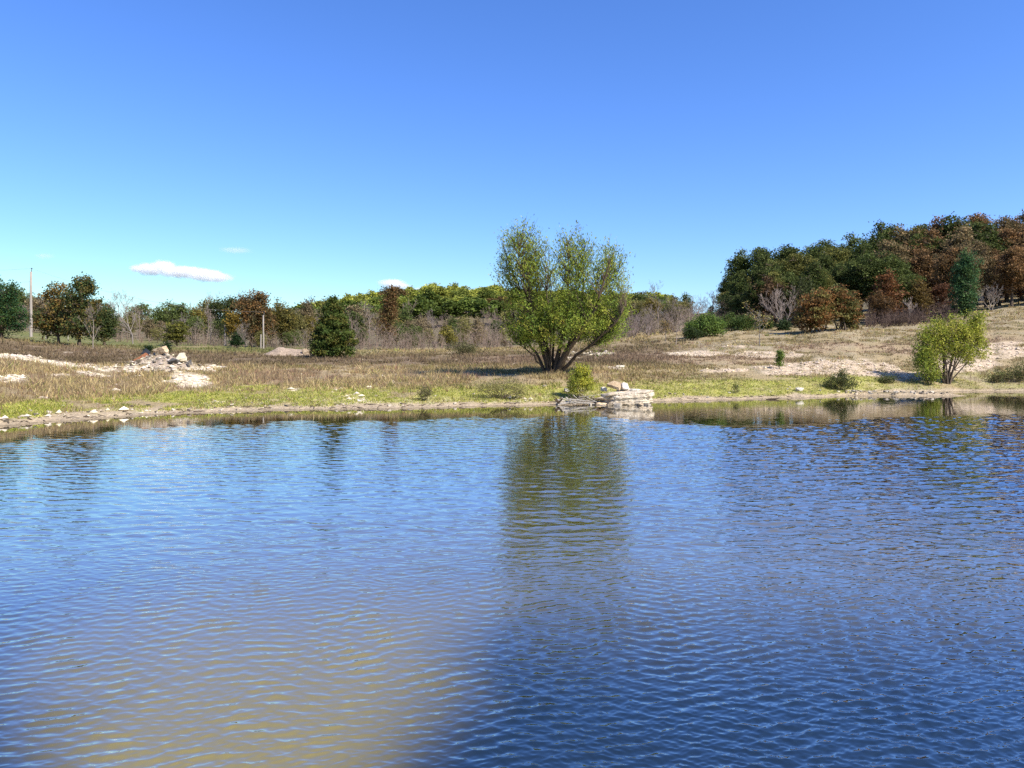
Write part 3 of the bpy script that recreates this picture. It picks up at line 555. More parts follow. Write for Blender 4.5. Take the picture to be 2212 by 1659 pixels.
hero('oak_tree', 'tall green oak with pale forked limbs rising out of the tree line', 486, 742, [(484, 662, 26, 20, 0, 1.6), (472, 668, 18, 18, 0, .8), (500, 656, 14, 12, 0, .6), (488, 690, 24, 14, 0, .3)], [(0.04, 0.06, 0.02), (0.055, 0.07, 0.022), (0.07, 0.075, 0.025)], 47, 130, 30, 0.4, 0.3, 0.2, 0.22, 16, Y=135, base=0.25, bark=BARKG)
hero('oak_tree', 'rusty brown oak with ragged top behind the short wooden pole', 540, 752, [(540, 690, 36, 44, 0, 3), (562, 668, 20, 28, 0, 1.4), (530, 660, 22, 24, 0, 1.2), (566, 640, 8, 10, 0, .2), (575, 700, 18, 26, 0, .8), (552, 640, 6, 8, 0, .1)], [(0.169, 0.098, 0.039), (0.130, 0.085, 0.036), (0.208, 0.111, 0.039), (0.091, 0.078, 0.033)], 48, 340, 32, 0.42, 0.32, 0.2, 0.22, 18, Y=128)
hero('golden_tree', 'golden yellow tree leaning against the rusty brown oak', 502, 750, [(502, 695, 16, 24, 0, 2), (508, 715, 14, 18, 0, 1)], [(0.26, 0.165, 0.03), (0.20, 0.14, 0.03), (0.16, 0.12, 0.03)], 49, 90, 30, 0.34, 0.3, 0.18, 0.12, 10, Y=126)
hero('cedar_tree', 'small dark cedar in front of the golden yellow tree', 512, 752, [(512, 738, 15, 9, 0, 2), (512, 728, 10, 8, 0, 1), (512, 720, 5, 5, 0, .3)], [(0.025, 0.05, 0.018), (0.035, 0.06, 0.018)], 50, 80, 30, 0.26, 0.24, 0.1, 0.1, 8, Y=118, base=0.05)
hero('oak_tree', 'tall narrow orange-brown tree rising above the purple bare thicket', 842, 756, [(842, 660, 14, 34, 0, 2), (838, 690, 22, 34, 0, 2), (848, 640, 8, 14, 0, .6), (828, 630, 4, 8, 0, .15), (846, 625, 5, 6, 0, .15)], [(0.175, 0.094, 0.037), (0.138, 0.081, 0.035), (0.112, 0.088, 0.031)], 51, 200, 30, 0.36, 0.3, 0.18, 0.18, 14, Y=130)
hero('olive_tree', 'olive yellow tree between the rusty oak and the conical tree', 612, 753, [(612, 690, 24, 34, 0, 2), (628, 700, 16, 24, 0, 1), (598, 680, 14, 22, 0, .8)], [(0.13, 0.115, 0.03), (0.10, 0.09, 0.028), (0.17, 0.13, 0.03)], 52, 190, 30, 0.4, 0.3, 0.2, 0.16, 12, Y=136)
hero('yellow_bush', 'small yellow-leaved bush at the field edge in front of the thicket', 966, 756, [(966, 720, 13, 16, 0, 1), (976, 735, 10, 12, 0, .5)], [(0.20, 0.17, 0.035), (0.15, 0.13, 0.03)], 53, 60, 26, 0.26, 0.24, 0.14, 0.08, 8, Y=112, stems=3)
hero('green_bush', 'large rounded bright green bush on the slope below the wooded hill', 1522, 728, [(1522, 704, 34, 22, 0, 2), (1545, 706, 22, 18, 0, 1), (1500, 710, 20, 14, 0, 1), (1526, 690, 18, 12, 0, .6)], [(0.115, 0.176, 0.038), (0.088, 0.135, 0.032), (0.149, 0.203, 0.041)], 54, 220, 34, 0.28, 0.22, 0.12, 0.07, 14, Y=95, stems=6, base=0.05, shell=3, spread=0.6)
hero('cedar_bush', 'dark green low bush hugging the foot of the bright green bush', 1496, 732, [(1496, 722, 20, 9, 0, 1), (1488, 716, 12, 9, 0, .5)], [(0.035, 0.055, 0.018), (0.05, 0.07, 0.02)], 55, 70, 30, 0.22, 0.2, 0.1, 0.05, 8, Y=91, stems=4, base=0.05, spread=0.4)
hero('green_bush', 'mid green straggling bush behind the rounded bright green bush', 1596, 716, [(1596, 700, 30, 16, 0, 1.4), (1615, 695, 18, 14, 0, .6), (1575, 692, 18, 14, 0, .6)], [(0.065, 0.104, 0.026), (0.091, 0.117, 0.029)], 56, 130, 32, 0.3, 0.24, 0.12, 0.06, 10, Y=104, stems=5, base=0.05, spread=0.6)
hero('cedar_bush', 'dark rounded cedar bush in front of the bare grey tree', 1693, 718, [(1693, 704, 14, 13, 0, 1)], [(0.032, 0.055, 0.02), (0.045, 0.065, 0.022)], 57, 60, 32, 0.24, 0.2, 0.09, 0.05, 8, Y=100, stems=3, base=0.05, shell=3)
hero('green_bush', 'small round green bush in the gap between the dark cedar and the thin sapling', 1655, 712, [(1655, 702, 13, 10, 0, 1)], [(0.06, 0.09, 0.022), (0.075, 0.10, 0.025)], 58, 50, 30, 0.24, 0.2, 0.1, 0.05, 8, Y=106, stems=3, base=0.05, shell=3)
hero('sumac_clump', 'orange-brown rounded tree with thin trunks in front of the wooded hill', 1765, 722, [(1762, 668, 38, 36, 0, 3), (1750, 690, 32, 24, 0, 1.4), (1775, 640, 22, 18, 0, .8)], [(0.216, 0.108, 0.038), (0.174, 0.108, 0.041), (0.162, 0.138, 0.041), (0.252, 0.120, 0.041)], 59, 300, 34, 0.3, 0.26, 0.15, 0.1, 16, Y=91, stems=6, base=0.1, flat=0.45, spread=0.9)
hero('sumac_clump', 'olive and russet rounded tree beside the orange-brown tree', 1822, 718, [(1822, 662, 34, 38, 0, 3), (1835, 685, 26, 26, 0, 1.4), (1808, 632, 18, 18, 0, .8)], [(0.163, 0.100, 0.035), (0.131, 0.119, 0.035), (0.200, 0.094, 0.035), (0.112, 0.112, 0.035)], 60, 290, 34, 0.3, 0.26, 0.15, 0.1, 16, Y=92, stems=6, base=0.1, flat=0.45, spread=0.8)
hero('columnar_tree', 'green columnar tree standing out before the russet wood', 2084, 692, [(2084, 600, 24, 42, 0, 3), (2082, 640, 24, 34, 0, 2), (2086, 568, 14, 20, 0, .8), (2080, 668, 18, 16, 0, .6)], [(0.046, 0.098, 0.039), (0.058, 0.111, 0.039), (0.078, 0.124, 0.039)], 61, 300, 32, 0.3, 0.24, 0.14, 0.14, 14, Y=97, shell=3)

# ------------------------------------------------------------------ bare trees and saplings
BT = [bare(8, 0.14, 71, 0.48), bare(8, 0.12, 72, 0.42), bare(8, 0.10, 73, 0.55, nb=(9, 5, 4, 3)), bare(6, 0.06, 74, 0.5, stems=6, first=0.2, nb=(5, 4, 4, 2), lv=3)]
def bare_at(i, label, u, Y, vtop, rz=0.0, tint=(1, 1, 1), group=None, name='bare_tree', nominal=8.0):
    b = GP(u, Y); vb = HOR - (b.z - EYE) * F / Y; h = (vb - vtop) * px(Y)
    return tree(name, label, 'tree', b, BT[i], rz, h / nominal, group, tint, tint)
bare_at(0, 'pale leafless sapling in front of the dark broadleaf clump', 201, 80, 668, 0.4, (.95, .9, .8))
bare_at(2, 'bare grey tree with a fan of thin branches beside the dark clump', 287, 112, 636, 1.0, (1.0, .98, .98))
bare_at(3, 'bushy grey leafless tree among the dark green trees of the wooded hill', 1690, 102, 610, 0.3, (1.15, 1.05, 1.0), nominal=5.6)
bare_at(3, 'pale grey leafless bush-like tree next to the green columnar tree', 2142, 108, 608, 1.3, (1.35, 1.3, 1.2), nominal=5.6)
bare_at(1, 'small whitish dead tree in the brown thicket under the russet wood', 1962, 98, 640, 0.3, (1.9, 1.75, 1.6))
bare_at(1, 'thin leafless sapling on the slope beside the bright green bush', 1460, 84, 690, 2.3, (1.3, 1.2, 1.1))
bare_at(3, 'grey leafless bush-like tree behind the big willow at the slope foot', 1400, 108, 655, 2.0, (0.95, 0.88, 0.88), nominal=5.6)
bare_at(3, 'purplish grey leafless bush between the big willow and the slope', 1372, 112, 668, 4.0, (0.85, 0.75, 0.75), nominal=5.6)
s_ = hero('thin_sapling', 'thin sapling with sparse pale yellow leaves standing alone on the slope', 1641, 749, [(1655, 690, 20, 18, 0, 1), (1625, 678, 10, 12, 0, .5), (1612, 662, 6, 10, 0, .25), (1640, 700, 16, 22, 0, .5)], [(0.30, 0.28, 0.08), (0.22, 0.18, 0.06), (0.2, 0.11, 0.05)], 62, 60, 6, 0.2, 0.17, 0.1, 0.05, 14, Y=77, cat='sapling', bark=BARKG)
hero('thin_sapling', 'young tree with orange-brown leaves near the thin leafless sapling', 1438, 735, [(1438, 708, 14, 14, 0, 1), (1432, 698, 9, 8, 0, .4)], [(0.17, 0.11, 0.045), (0.20, 0.15, 0.05)], 63, 40, 12, 0.25, 0.17, 0.1, 0.05, 8, Y=92, cat='sapling', bark=BARKG)

# ------------------------------------------------------------------ tree line beyond the field
def proto(seed, h, pal, palw=None, kind=0):
    rg = np.random.default_rng(seed)
    if kind == 0: es = [(0, 0, h * .58, h * .30, h * .30, h * .30, 3), (h * .12, .2, h * .72, h * .2, h * .2, h * .2, 1.2), (-h * .14, -.2, h * .66, h * .2, h * .2, h * .2, 1.2), (rg.normal(0, .4), 0, h * .87, h * .12, h * .12, h * .12, .4), (0, 0, h * .36, h * .26, h * .26, h * .16, .8)]
    elif kind == 1: es = [(0, 0, h * .5, h * .20, h * .20, h * .36, 3), (0.2, 0, h * .8, h * .12, h * .12, h * .18, .8), (-.2, 0, h * .3, h * .24, h * .24, h * .18, 1)]
    else: es = [(0, 0, h * .45, h * .42, h * .42, h * .38, 3), (h * .2, 0, h * .6, h * .26, h * .26, h * .3, 1), (-h * .2, 0, h * .55, h * .28, h * .28, h * .3, 1)]
    return leafy('p', h, 0.16, es, pal, seed, 170, 20, 0.42, 0.36, 0.22, 12, BARK, palw, base=0.15, shell=2.6)
W_ = [(1, 1, 1), (0.8, 0.8, 0.8), (1.2, 1.2, 1.2), (0.65, 0.65, 0.65)]
LT = [proto(81 + i, 9, W_, None, (0, 0, 1, 2, 0, 1)[i]) for i in range(6)]
def leafy_at(i, name, label, u, Y, vtop, tint, group, rz, wide=1.0):
    b = GP(u, Y); vb = HOR - (b.z - EYE) * F / Y; h = max((vb - vtop) * px(Y), 1.5) / 8.6
    return tree(name, label, 'tree', b, LT[i], rz, (h * wide, h * wide, h), group, tint)
r2 = np.random.default_rng(5)
sil = ([-60, 0, 60, 240, 300, 360, 450, 520, 600, 680, 760, 860, 960, 1060, 1100, 1340, 1380, 1450, 1560, 1600], [640, 638, 632, 660, 655, 662, 655, 650, 655, 660, 668, 672, 680, 676, 672, 650, 636, 634, 628, 620])
KIND = {'olive': ((0.185, 0.165, 0.052), 'olive_tree', 'olive-leaved tree in the mixed tree line beyond the field'), 'brown': ((0.21, 0.16, 0.085), 'brown_tree', 'brown-leaved tree in the mixed tree line beyond the field'),
        'green': ((0.105, 0.13, 0.036), 'green_tree', 'green-leaved tree in the mixed tree line beyond the field'), 'rust': ((0.16, 0.065, 0.035), 'rust_tree', 'rust-red tree in the mixed tree line beyond the field'), 'yellow': ((0.24, 0.19, 0.045), 'yellow_tree', 'yellow-leaved tree in the mixed tree line beyond the field')}
def where(u):
    for lim, w_ in ((245, 'behind the dark broadleaf clump'), (480, 'behind the rubble pile'), (660, 'behind the dirt mound'), (790, 'behind the conical tree'), (1100, 'between conical tree and big willow'), (1330, 'behind the big willow')):
        if u < lim: return w_
    return 'between big willow and hill wood'
def mixtree(u, Y, vt, k, wide=1.0):
    t, nm, lb = KIND[k]; j = r2.uniform(0.8, 1.2)
    leafy_at(int(r2.integers(6)), nm, lb.replace('in the mixed tree line beyond the field', ('at the front of' if Y < 150 else 'at the back of') + ' the tree line ' + where(u)), u, Y, vt, tuple(np.array(t) * j), nm.replace('_', ' ') + 's of the tree line', r2.uniform(0, 6.28), wide)
for row, (Y0, du, dv) in enumerate(((196, 27, 0), (164, 24, 12), (142, 25, 30), (126, 33, 56))):
    u = -70 + row * 9
    while u < 1575:
        uu = u + r2.normal(0, 6); vt = np.interp(uu, *sil) + dv + r2.normal(0, 9); Y = Y0 + r2.uniform(-9, 9)
        if uu > 1330: Y = 112 + 16 * (3 - row) + r2.uniform(-5, 5)
        k = r2.uniform(); bare_p = 0.5 if (240 < uu < 470 or 740 < uu < 830 or uu > 1330) else 0.3
        if (1110 < uu < 1330 and row >= 2) or (row == 3 and (uu < 245 or uu > 1330 or r2.uniform() < .25)): u += du; continue
        if k < bare_p:
            gr = ['grey', 'purplish']; q = int(r2.uniform() < (0.6 if 740 < uu < 1110 else 0.2))
            bare_at(int(r2.integers(0, 3)), ('grey leafless tree in the tree line ', 'purplish brown leafless tree in the tree line ')[q] + where(uu), uu, Y, vt - 6, r2.uniform(0, 6.28),
                    ((1.0, 0.93, 0.88), (0.95, 0.80, 0.72))[q], gr[q] + ' bare trees of the tree line')
        else:
            mixtree(uu, Y, vt, r2.choice(['olive', 'brown', 'green', 'rust', 'yellow'], p=[.44, .22, .24, .01, .09]), r2.uniform(0.9, 1.35))
        u += du * r2.uniform(0.8, 1.2)
# brush below the tree line
def thicket(name, label, ulist, seed, n, hpx, col, Yf, size=0.5):
    rg = np.random.default_rng(seed); lst = []; LP = []
    for i in range(n):
        u = rg.uniform(*ulist); b = np.array(GP(u, Yf(u) + rg.uniform(-5, 5))); h = hpx * px(b[1]) * rg.uniform(0.5, 1.15)
        for k in range(4):
            tip = b + np.array([rg.normal(0, .3) * h, rg.normal(0, .3) * h, h * rg.uniform(.7, 1)]); pp = bez(b - np.array([0, 0, .1]), tip, rg, .15, 4); lst.append((pp, np.linspace(.035, .010, 4)))
            for q in range(5):
                s = pp[rg.integers(1, 4)]; e = s + np.array([rg.normal(0, .25) * h, rg.normal(0, .25) * h, rg.uniform(.05, .4) * h]); lst.append((np.array([s, (s + e) / 2 + rg.normal(0, .04 * h, 3), e]), np.array([.018, .013, .007])))
    V, Fc = tubes(lst, 3); o = ob(name, mk(name, V, Fc, None, BARKG)); o.color = (*col, 1); return tag(o, label, 'brush', None, 'stuff')
thicket('brush', 'purple-brown leafless brush along the foot of the tree line past the conical tree', (770, 1110), 91, 90, 44, (0.95, 0.80, 0.68), lambda u: 122)
thicket('brush', 'grey-brown leafless brush along the foot of the tree line behind the rubble pile', (235, 700), 92, 80, 36, (0.9, 0.76, 0.62), lambda u: 124)
thicket('brush', 'dark brown brush at the foot of the russet wood', (1870, 2060), 93, 130, 30, (0.42, 0.32, 0.28), lambda u: 99)
thicket('brush', 'grey leafless brush behind the big willow', (1340, 1580), 94, 80, 42, (0.95, 0.83, 0.74), lambda u: 116)
thicket('brush', 'brown brush in front of the dark trees at the wooded hill foot', (1560, 1760), 95, 60, 34, (0.5, 0.42, 0.36), lambda u: 112)

# ------------------------------------------------------------------ wooded hill on the slope to the east
hs_ = ([1540, 1570, 1600, 1640, 1660, 1720, 1790, 1805, 1850, 1900, 1960, 2010, 2030, 2080, 2100, 2150, 2212, 2400], [640, 596, 562, 545, 536, 532, 532, 516, 500, 497, 503, 488, 470, 468, 458, 468, 462, 450])
FP = [(1, 1, 1), (0.75, 0.8, 0.75), (1.25, 1.2, 1.2), (0.55, 0.6, 0.55)]
def oak_ells(i):
    g_ = np.random.default_rng(900 + i); w = g_.uniform(.8, 1.2); es = [(0, 0, g_.uniform(7, 8.4), 2.6 * w, 2.6 * w, 3.2, 2.4), (0, 0, 4.8, 2.6 * w, 2.6 * w, 1.9, 1.0)]
    for q in range(8):
        a_ = g_.uniform(0, 6.28); r_ = g_.uniform(.8, 2.7) * w; z_ = g_.uniform(5.5, 11.2); s_2 = g_.uniform(.9, 1.9); es.append((math.cos(a_) * r_ * (1.25 - z_ / 16), math.sin(a_) * r_ * (1.25 - z_ / 16), z_, s_2, s_2, s_2 * .85, s_2 * .55))
    es.append((g_.normal(0, .8), 0, 11.9, .9, .9, 1.0, .3)); return es
FT = [leafy('p', 13, 0.26, oak_ells(i), FP, 100 + i, 300, 38, 0.36, 0.29, 0.18, 18, BARK, base=0.12, shell=3.0) for i in range(6)]
WK = {'dark green oak in the wood on the hill slope': ((0.085, 0.105, 0.028), 'oak_tree'), 'russet oak in the wood on the hill slope': ((0.20, 0.115, 0.05), 'russet_oak'), 'brown oak in the wood on the hill slope': ((0.175, 0.125, 0.06), 'brown_oak'), 'olive oak in the wood on the hill slope': ((0.145, 0.14, 0.036), 'olive_oak')}
wl = list(WK)
def wood_at(u, Y, vt, k, wide=1.0, lowest=2.5, row=0):
    b = GP(u, Y); vb = HOR - (b.z - EYE) * F / Y; h = max((vb - vt) * px(Y), lowest) / 12.9; t, nm = WK[wl[k]]
    lb_ = wl[k].replace('in the wood on the hill slope', ('on the skyline of', 'in the middle of', 'at the lower edge of')[row] + ' the hill wood ' + ('behind the bright green bush' if u < 1700 else 'behind the orange-brown rounded trees' if u < 1880 else 'above the brown thicket' if u < 2055 else 'behind the green columnar tree'))
    tree(nm, lb_, 'tree', b, FT[int(r2.integers(6))], r2.uniform(0, 6.28), (h * wide, h * wide, h), nm.replace('_', ' ') + 's of the hill wood', tuple(np.array(t) * r2.uniform(.8, 1.25)))
for row, (Y0, dv, du) in enumerate(((142, -4, 30), (126, 20, 32), (114, 56, 34))):
    u = 1575 + row * 11
    while u < 2420:
        uu = u + r2.normal(0, 7); vt = np.interp(uu, *hs_) + dv + r2.normal(0, 7)
        q = np.interp(uu, [1560, 1800, 1920, 2000, 2060, 2200], [0.0, 0.06, 0.38, 0.45, 0.66, 0.85])
        k = (1 if r2.uniform() < .55 else 2) if r2.uniform() < q else (0 if r2.uniform() < .72 else 3)
        wood_at(uu, Y0 + r2.uniform(-5, 5), vt, k, r2.uniform(1.0, 1.3), row=row); u += du * r2.uniform(.8, 1.2)
# understorey at the edge of the wood
for u, Y, vt, t, lb in [(1915, 104, 590, (0.17, 0.075, 0.03), 'young orange-leaved tree at the edge of the russet wood'), (1900, 101, 630, (0.14, 0.08, 0.032), 'low orange-brown sapling beside the brown thicket'), (1935, 106, 600, (0.085, 0.10, 0.025), 'young yellow-green tree between orange saplings at the wood edge'), (1985, 104, 605, (0.15, 0.10, 0.03), 'young ochre tree above the small whitish dead tree'),
                        (2030, 106, 615, (0.13, 0.06, 0.03), 'young reddish tree close behind the green columnar tree'), (2150, 118, 590, (0.19, 0.06, 0.028), 'bright rust-red young tree behind the pale leafless bush-like tree'), (2200, 116, 600, (0.16, 0.07, 0.03), 'rust-brown young tree at the far end of the wood edge'), (1665, 110, 600, (0.10, 0.06, 0.03), 'brownish young tree behind the bushy grey leafless tree'), (1590, 116, 625, (0.045, 0.06, 0.02), 'dark young tree at the low end of the hill wood'), (1725, 108, 600, (0.06, 0.07, 0.024), 'dull green young tree behind the orange-brown rounded tree')]:
    leafy_at(int(r2.integers(6)), 'young_tree', lb, u, Y, vt, t, 'young trees along the wood edge', r2.uniform(0, 6.28), 1.2)

# ------------------------------------------------------------------ wooded ridge in the distance
HP = [leafy('p', 11, 0.2, [(0, 0, 6.6, 3.4, 3.4, 3.2, 3), (1.5, 0, 8.6, 1.9, 1.9, 1.7, 1), (-1.6, .5, 8.2, 1.9, 1.9, 1.7, 1), (.2, -.5, 9.9, 1.3, 1.3, 1.1, .5)], FP, 130 + i, 130, 12, 0.5, 0.8, 0.55, 8, BARK, base=0.2, twigs=False, shell=3) for i in range(3)]
cnt = 0
for row, Y0 in enumerate((310, 345, 375, 400, 422, 440, 455, 468)):
    u = 640 + row * 7
    while u < 1440:
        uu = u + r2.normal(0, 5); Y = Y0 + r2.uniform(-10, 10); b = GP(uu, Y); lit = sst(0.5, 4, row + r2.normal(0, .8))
        tnt = np.array((0.11, 0.145, 0.03)) * (1 - lit) + np.array((0.36, 0.36, 0.065)) * lit  # sunlight on the upper rows painted in as a brighter, yellower leaf tint
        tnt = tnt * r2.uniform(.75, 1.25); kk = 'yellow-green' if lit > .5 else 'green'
        if r2.uniform() < .14: tnt = np.array((0.16, 0.10, 0.04)); kk = 'orange-brown'
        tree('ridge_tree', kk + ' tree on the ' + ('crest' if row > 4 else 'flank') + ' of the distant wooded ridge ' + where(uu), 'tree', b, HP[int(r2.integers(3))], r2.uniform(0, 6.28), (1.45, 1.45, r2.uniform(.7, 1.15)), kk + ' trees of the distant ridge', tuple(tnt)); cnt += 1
        u += r2.uniform(24, 36)

# ------------------------------------------------------------------ utility poles and lines
def pole(label, u, Y, vtop, r, extra):
    b = GP(u, Y); h = (HOR - vtop) * px(Y) + EYE - b.z; t = thing('utility_pole', label, 'pole', b)
    V, Fc = tubes([(np.array([[0, 0, -.3], [0.02, 0, h * .3], [-.02, 0, h * .65], [0, 0, h], [0, 0, h + .01]]), np.array([r * 1.25, r * 1.15, r * 1.02, r * .9, .02]))], 10); ob('shaft', mk('shaft', V, Fc, None, POLEW, True), t)
    V, Fc = tubes([(np.array([[0.05, -.02, h - .5], [0.10, -.02, h + .1], [0.12, -.02, h + .45]]), np.array([.05, .05, .04]))], 6); ob('bracket', mk('bracket', V, Fc, None, DARKR, True), t)
    V, Fc = tubes([(np.array([[.12, -.02, h + .40], [.12, -.02, h + .45], [.12, -.02, h + .52], [.12, -.02, h + .6]]), np.array([.03, .1, .1, .03]))], 8); ob('insulator', mk('insulator', V, Fc, None, BLACKP, True), t)
    if extra:
        V, Fc = tubes([(np.array([[.02, -r * 1.1, h * .3], [.02, -r * 1.2, h * .33], [.02, -r * 1.1, h * .36]]), np.array([r * .4, r * .6, r * .4]))], 6); ob('meter_box', mk('meter_box', V, Fc, None, DARKR, True), t)
    else:
        V, Fc = tubes([(np.array([[-.32, -.25, -.2], [-.32, -.25, 1.2], [-.30, -.25, 2.4]]), np.array([.11, .11, .10]))], 8); ob('service_post', mk('service_post', V, Fc, None, POLEW, True), t)
    return np.array(b) + np.array([.12, -.02, h + .5])
A = pole('tall weathered wooden pole rising beside the dark evergreen tree', 67, 112, 587, 0.17, True)
B = pole('shorter pale wooden pole standing at the field edge near the dirt mound', 569, 114, 681, 0.11, False)
def wire(label, a, b, sag, r=0.014):
    t = np.linspace(0, 1, 24)[:, None]; p = a + (b - a) * t; p[:, 2] -= (4 * sag * t * (1 - t))[:, 0]
    V, Fc = tubes([(p, np.full(24, r))], 4); tag(ob('power_line', mk('power_line', V, Fc, None, BARKG)), label, 'wire')
wire('thin power line running between the two wooden poles', A, B, 1.6)
wire('thin power line leaving the tall pole away from the field', A, np.array(GP(-420, 100)) + np.array([0, 0, 10.5]), 0.9)
wire('lower thin line running from the tall pole past the evergreen', A - np.array([0, 0, 2.0]), np.array(GP(-420, 100)) + np.array([0, 0, 8.2]), 0.8, 0.011)
for u in (99, 147):      # small fence stakes beyond the clump
    b = GP(u, 106); V, Fc = tubes([(np.array([[0, 0, -.2], [0, 0, .6], [.03, 0, 1.2], [.03, 0, 1.21]]), np.array([.05, .05, .045, .01]))], 6)
    tag(ob('fence_stake', mk('fence_stake', V, Fc, None, WOODG), None, b), 'short pale fence stake in the grass behind the broadleaf clump', 'stake', 'fence stakes in the grass')

# ------------------------------------------------------------------ rocks
def rockmesh(seed, sx, sy, sz, mat, npts=22, sub=2, rough=0.06, box=0.5):
    rg = np.random.default_rng(seed); bm = bmesh.new()
    for i in range(npts):
        d = rg.normal(0, 1, 3); d /= np.linalg.norm(d); q = np.sign(d) * np.abs(d) ** (1 - box * 0.6); q = q / np.max(np.abs(q)) * (1 - 0.3 * (1 - box)) * rg.uniform(0.82, 1.0)
        bm.verts.new((q[0] * sx / 2, q[1] * sy / 2, q[2] * sz / 2 + sz / 2))
    r = bmesh.ops.convex_hull(bm, input=bm.verts)
    bmesh.ops.delete(bm, geom=[e for e in bm.verts if not e.link_faces], context='VERTS')
    if sub:
        bmesh.ops.triangulate(bm, faces=bm.faces[:])
        bmesh.ops.subdivide_edges(bm, edges=bm.edges[:], cuts=sub, use_grid_fill=True)
        V = np.array([v.co[:] for v in bm.verts]); bm.normal_update()
        for v, q in zip(bm.verts, V):
            k = float(fbm(q[0] * 4 / max(sx, .3) + 7 * seed, q[2] * 5 / max(sz, .3) + q[1] * 4 / max(sy, .3), seed, 3)) - 0.5
            v.co = v.co + v.normal * k * rough * 2 * min(sx, sy, sz) * 1.6
    me = bpy.data.meshes.new('rock'); bm.to_mesh(me); bm.free(); me.materials.append(mat); return me
def rock(name, label, loc, seed, sx, sy, sz, mat, rot=(0, 0, 0), tint=(1, 1, 1), cat='rock', group=None, sink=0.15, **kw):
    o = ob(name, rockmesh(seed, sx, sy, sz, mat, **kw), None, Vector(loc) - Vector((0, 0, sink * sz))); o.rotation_euler = rot; o.color = (*tint, 1)
    return tag(o, label, cat, group)
# rubble pile in the field
Yp = 49.3; kp = px(Yp)
def PP(u, v, Y): return Vector(((u - CU) / F * Y, Y, EYE - (v - HOR) / F * Y))
def on(u, Y): return GP(u, Y)
rock('boulder', 'pale whitish boulder with yellow lichen on top of the rubble pile', on(392, 49.2), 201, .95, .9, .85, LIMEW, (0.1, 0, .4), (1.0, .95, .82), sink=0.12, rough=0.05, npts=11, box=.3)
rock('boulder', 'tan elongated boulder in the middle of the rubble pile', on(350, 49.4), 202, 1.45, .9, .65, LIMET, (0, -0.3, .2), sink=0.05, rough=0.05, npts=12, box=.3)
rock('boulder', 'dark slate boulder wedged beneath the pale whitish boulder', on(374, 48.6), 203, .95, .7, .55, DARKR, (0, .2, .5), (.9, .95, 1.0), sink=0.1, npts=11, box=.3)
rock('boulder', 'small dark block under the outer side of the pale whitish boulder', on(407, 48.9), 204, .55, .5, .6, DARKR, (0, .1, .2), sink=0.05, npts=10, box=.3)
rock('plastic_sheet', 'crumpled black plastic sheet behind the tan elongated boulder', on(338, 50.4), 205, .9, .7, .9, BLACKP, (.15, .2, .3), sink=0.02, cat='plastic', npts=10, box=.3)
def slabmesh(seed, pts, th, mat, rough=0.0):
    bm = bmesh.new(); a = [bm.verts.new((p[0], -th / 2, p[1])) for p in pts]; b = [bm.verts.new((p[0], th / 2, p[1])) for p in pts]
    bm.faces.new(a); bm.faces.new(b[::-1])
    for i in range(len(pts)): j = (i + 1) % len(pts); bm.faces.new((a[j], a[i], b[i], b[j]))
    bmesh.ops.recalc_face_normals(bm, faces=bm.faces[:]); bmesh.ops.bevel(bm, geom=bm.edges[:], offset=.015, segments=1, affect='EDGES')
    me = bpy.data.meshes.new('sheet'); bm.to_mesh(me); bm.free(); me.materials.append(mat); return me
o = ob('steel_sheet', slabmesh(1, [(-.6, 0), (.3, .04), (.45, .22), (.34, .5), (.16, .62), (-.12, .34)], .06, RUST), None, on(306, 49.6) - Vector((0, 0, .05))); o.rotation_euler = (-.5, 0, .2); tag(o, 'rust-red bent steel sheet leaning on the rubble pile', 'scrap metal')
o = ob('steel_sheet', slabmesh(1, [(-.3, .1), (.3, 0), (.35, .25), (0, .5)], .05, BLACKP), None, on(313, 50.0) + Vector((0, 0, .35))); o.rotation_euler = (-.3, 0, .1); tag(o, 'small black torn sheet behind the rust-red steel sheet', 'scrap metal')
rr = np.random.default_rng(44)
RK = [rockmesh(300 + i, 1, .8, .55, LIMEW if i % 2 else LIME, npts=16, sub=1, rough=.07) for i in range(8)]
def stone(name, label, group, P, s, rg, tint=None, sink=.12):
    o = ob(name, RK[int(rg.integers(8))], None, P - Vector((0, 0, s * sink))); o.scale = (s, s * rg.uniform(.8, 1.2), s * rg.uniform(.7, 1.2)); o.rotation_euler = (rg.normal(0, .15), rg.normal(0, .15), rg.uniform(0, 6.28))
    q = rg.uniform(.5, 1.0) if tint is None else tint; o.color = (q, q * .97, q * .93, 1); return tag(o, label, 'stone', group)
for i in range(110):
    u = rr.normal(345, 40); Y = rr.uniform(46.6, 50.2)
    stone('broken_stone', 'broken stone lying on the rubble pile', 'broken stones of the rubble pile', on(u, Y), rr.uniform(.14, .5) * rr.uniform(.7, 1), rr, rr.uniform(.55, .95) if rr.uniform() > .3 else rr.uniform(.2, .4))
# dirt mound beside the conical tree
bM = GP(616, 84); km = px(84); xs = np.linspace(-3.6, 3.6, 60); ysd = np.linspace(-2.2, 2.2, 34); XM, YM = np.meshgrid(xs, ysd, indexing='ij'); XM = XM.ravel(); YM = YM.ravel()
prof = np.interp(XM, [-3.6, -2.6, -1.6, -.7, -.2, .6, 1.6, 2.4, 3.0, 3.6], [-.25, .12, .5, .95, 1.0, .72, .62, .52, .25, -.25])
ZM = (prof + .25) * np.clip(1 - (np.abs(YM) / 2.2) ** 1.6, 0, 1) - .25 + .3 * (fbm(XM / .7, YM / .7, 12, 4) - .5) * (prof > 0)
im = np.arange(len(XM)).reshape(60, 34); FM = np.stack([im[:-1, :-1], im[1:, :-1], im[1:, 1:], im[:-1, 1:]], -1).reshape(-1, 4)
cM = np.tile([.30, .225, .165], (len(XM), 1)) * (.7 + .6 * fbm(XM / .35, YM / .35, 15, 3))[:, None]
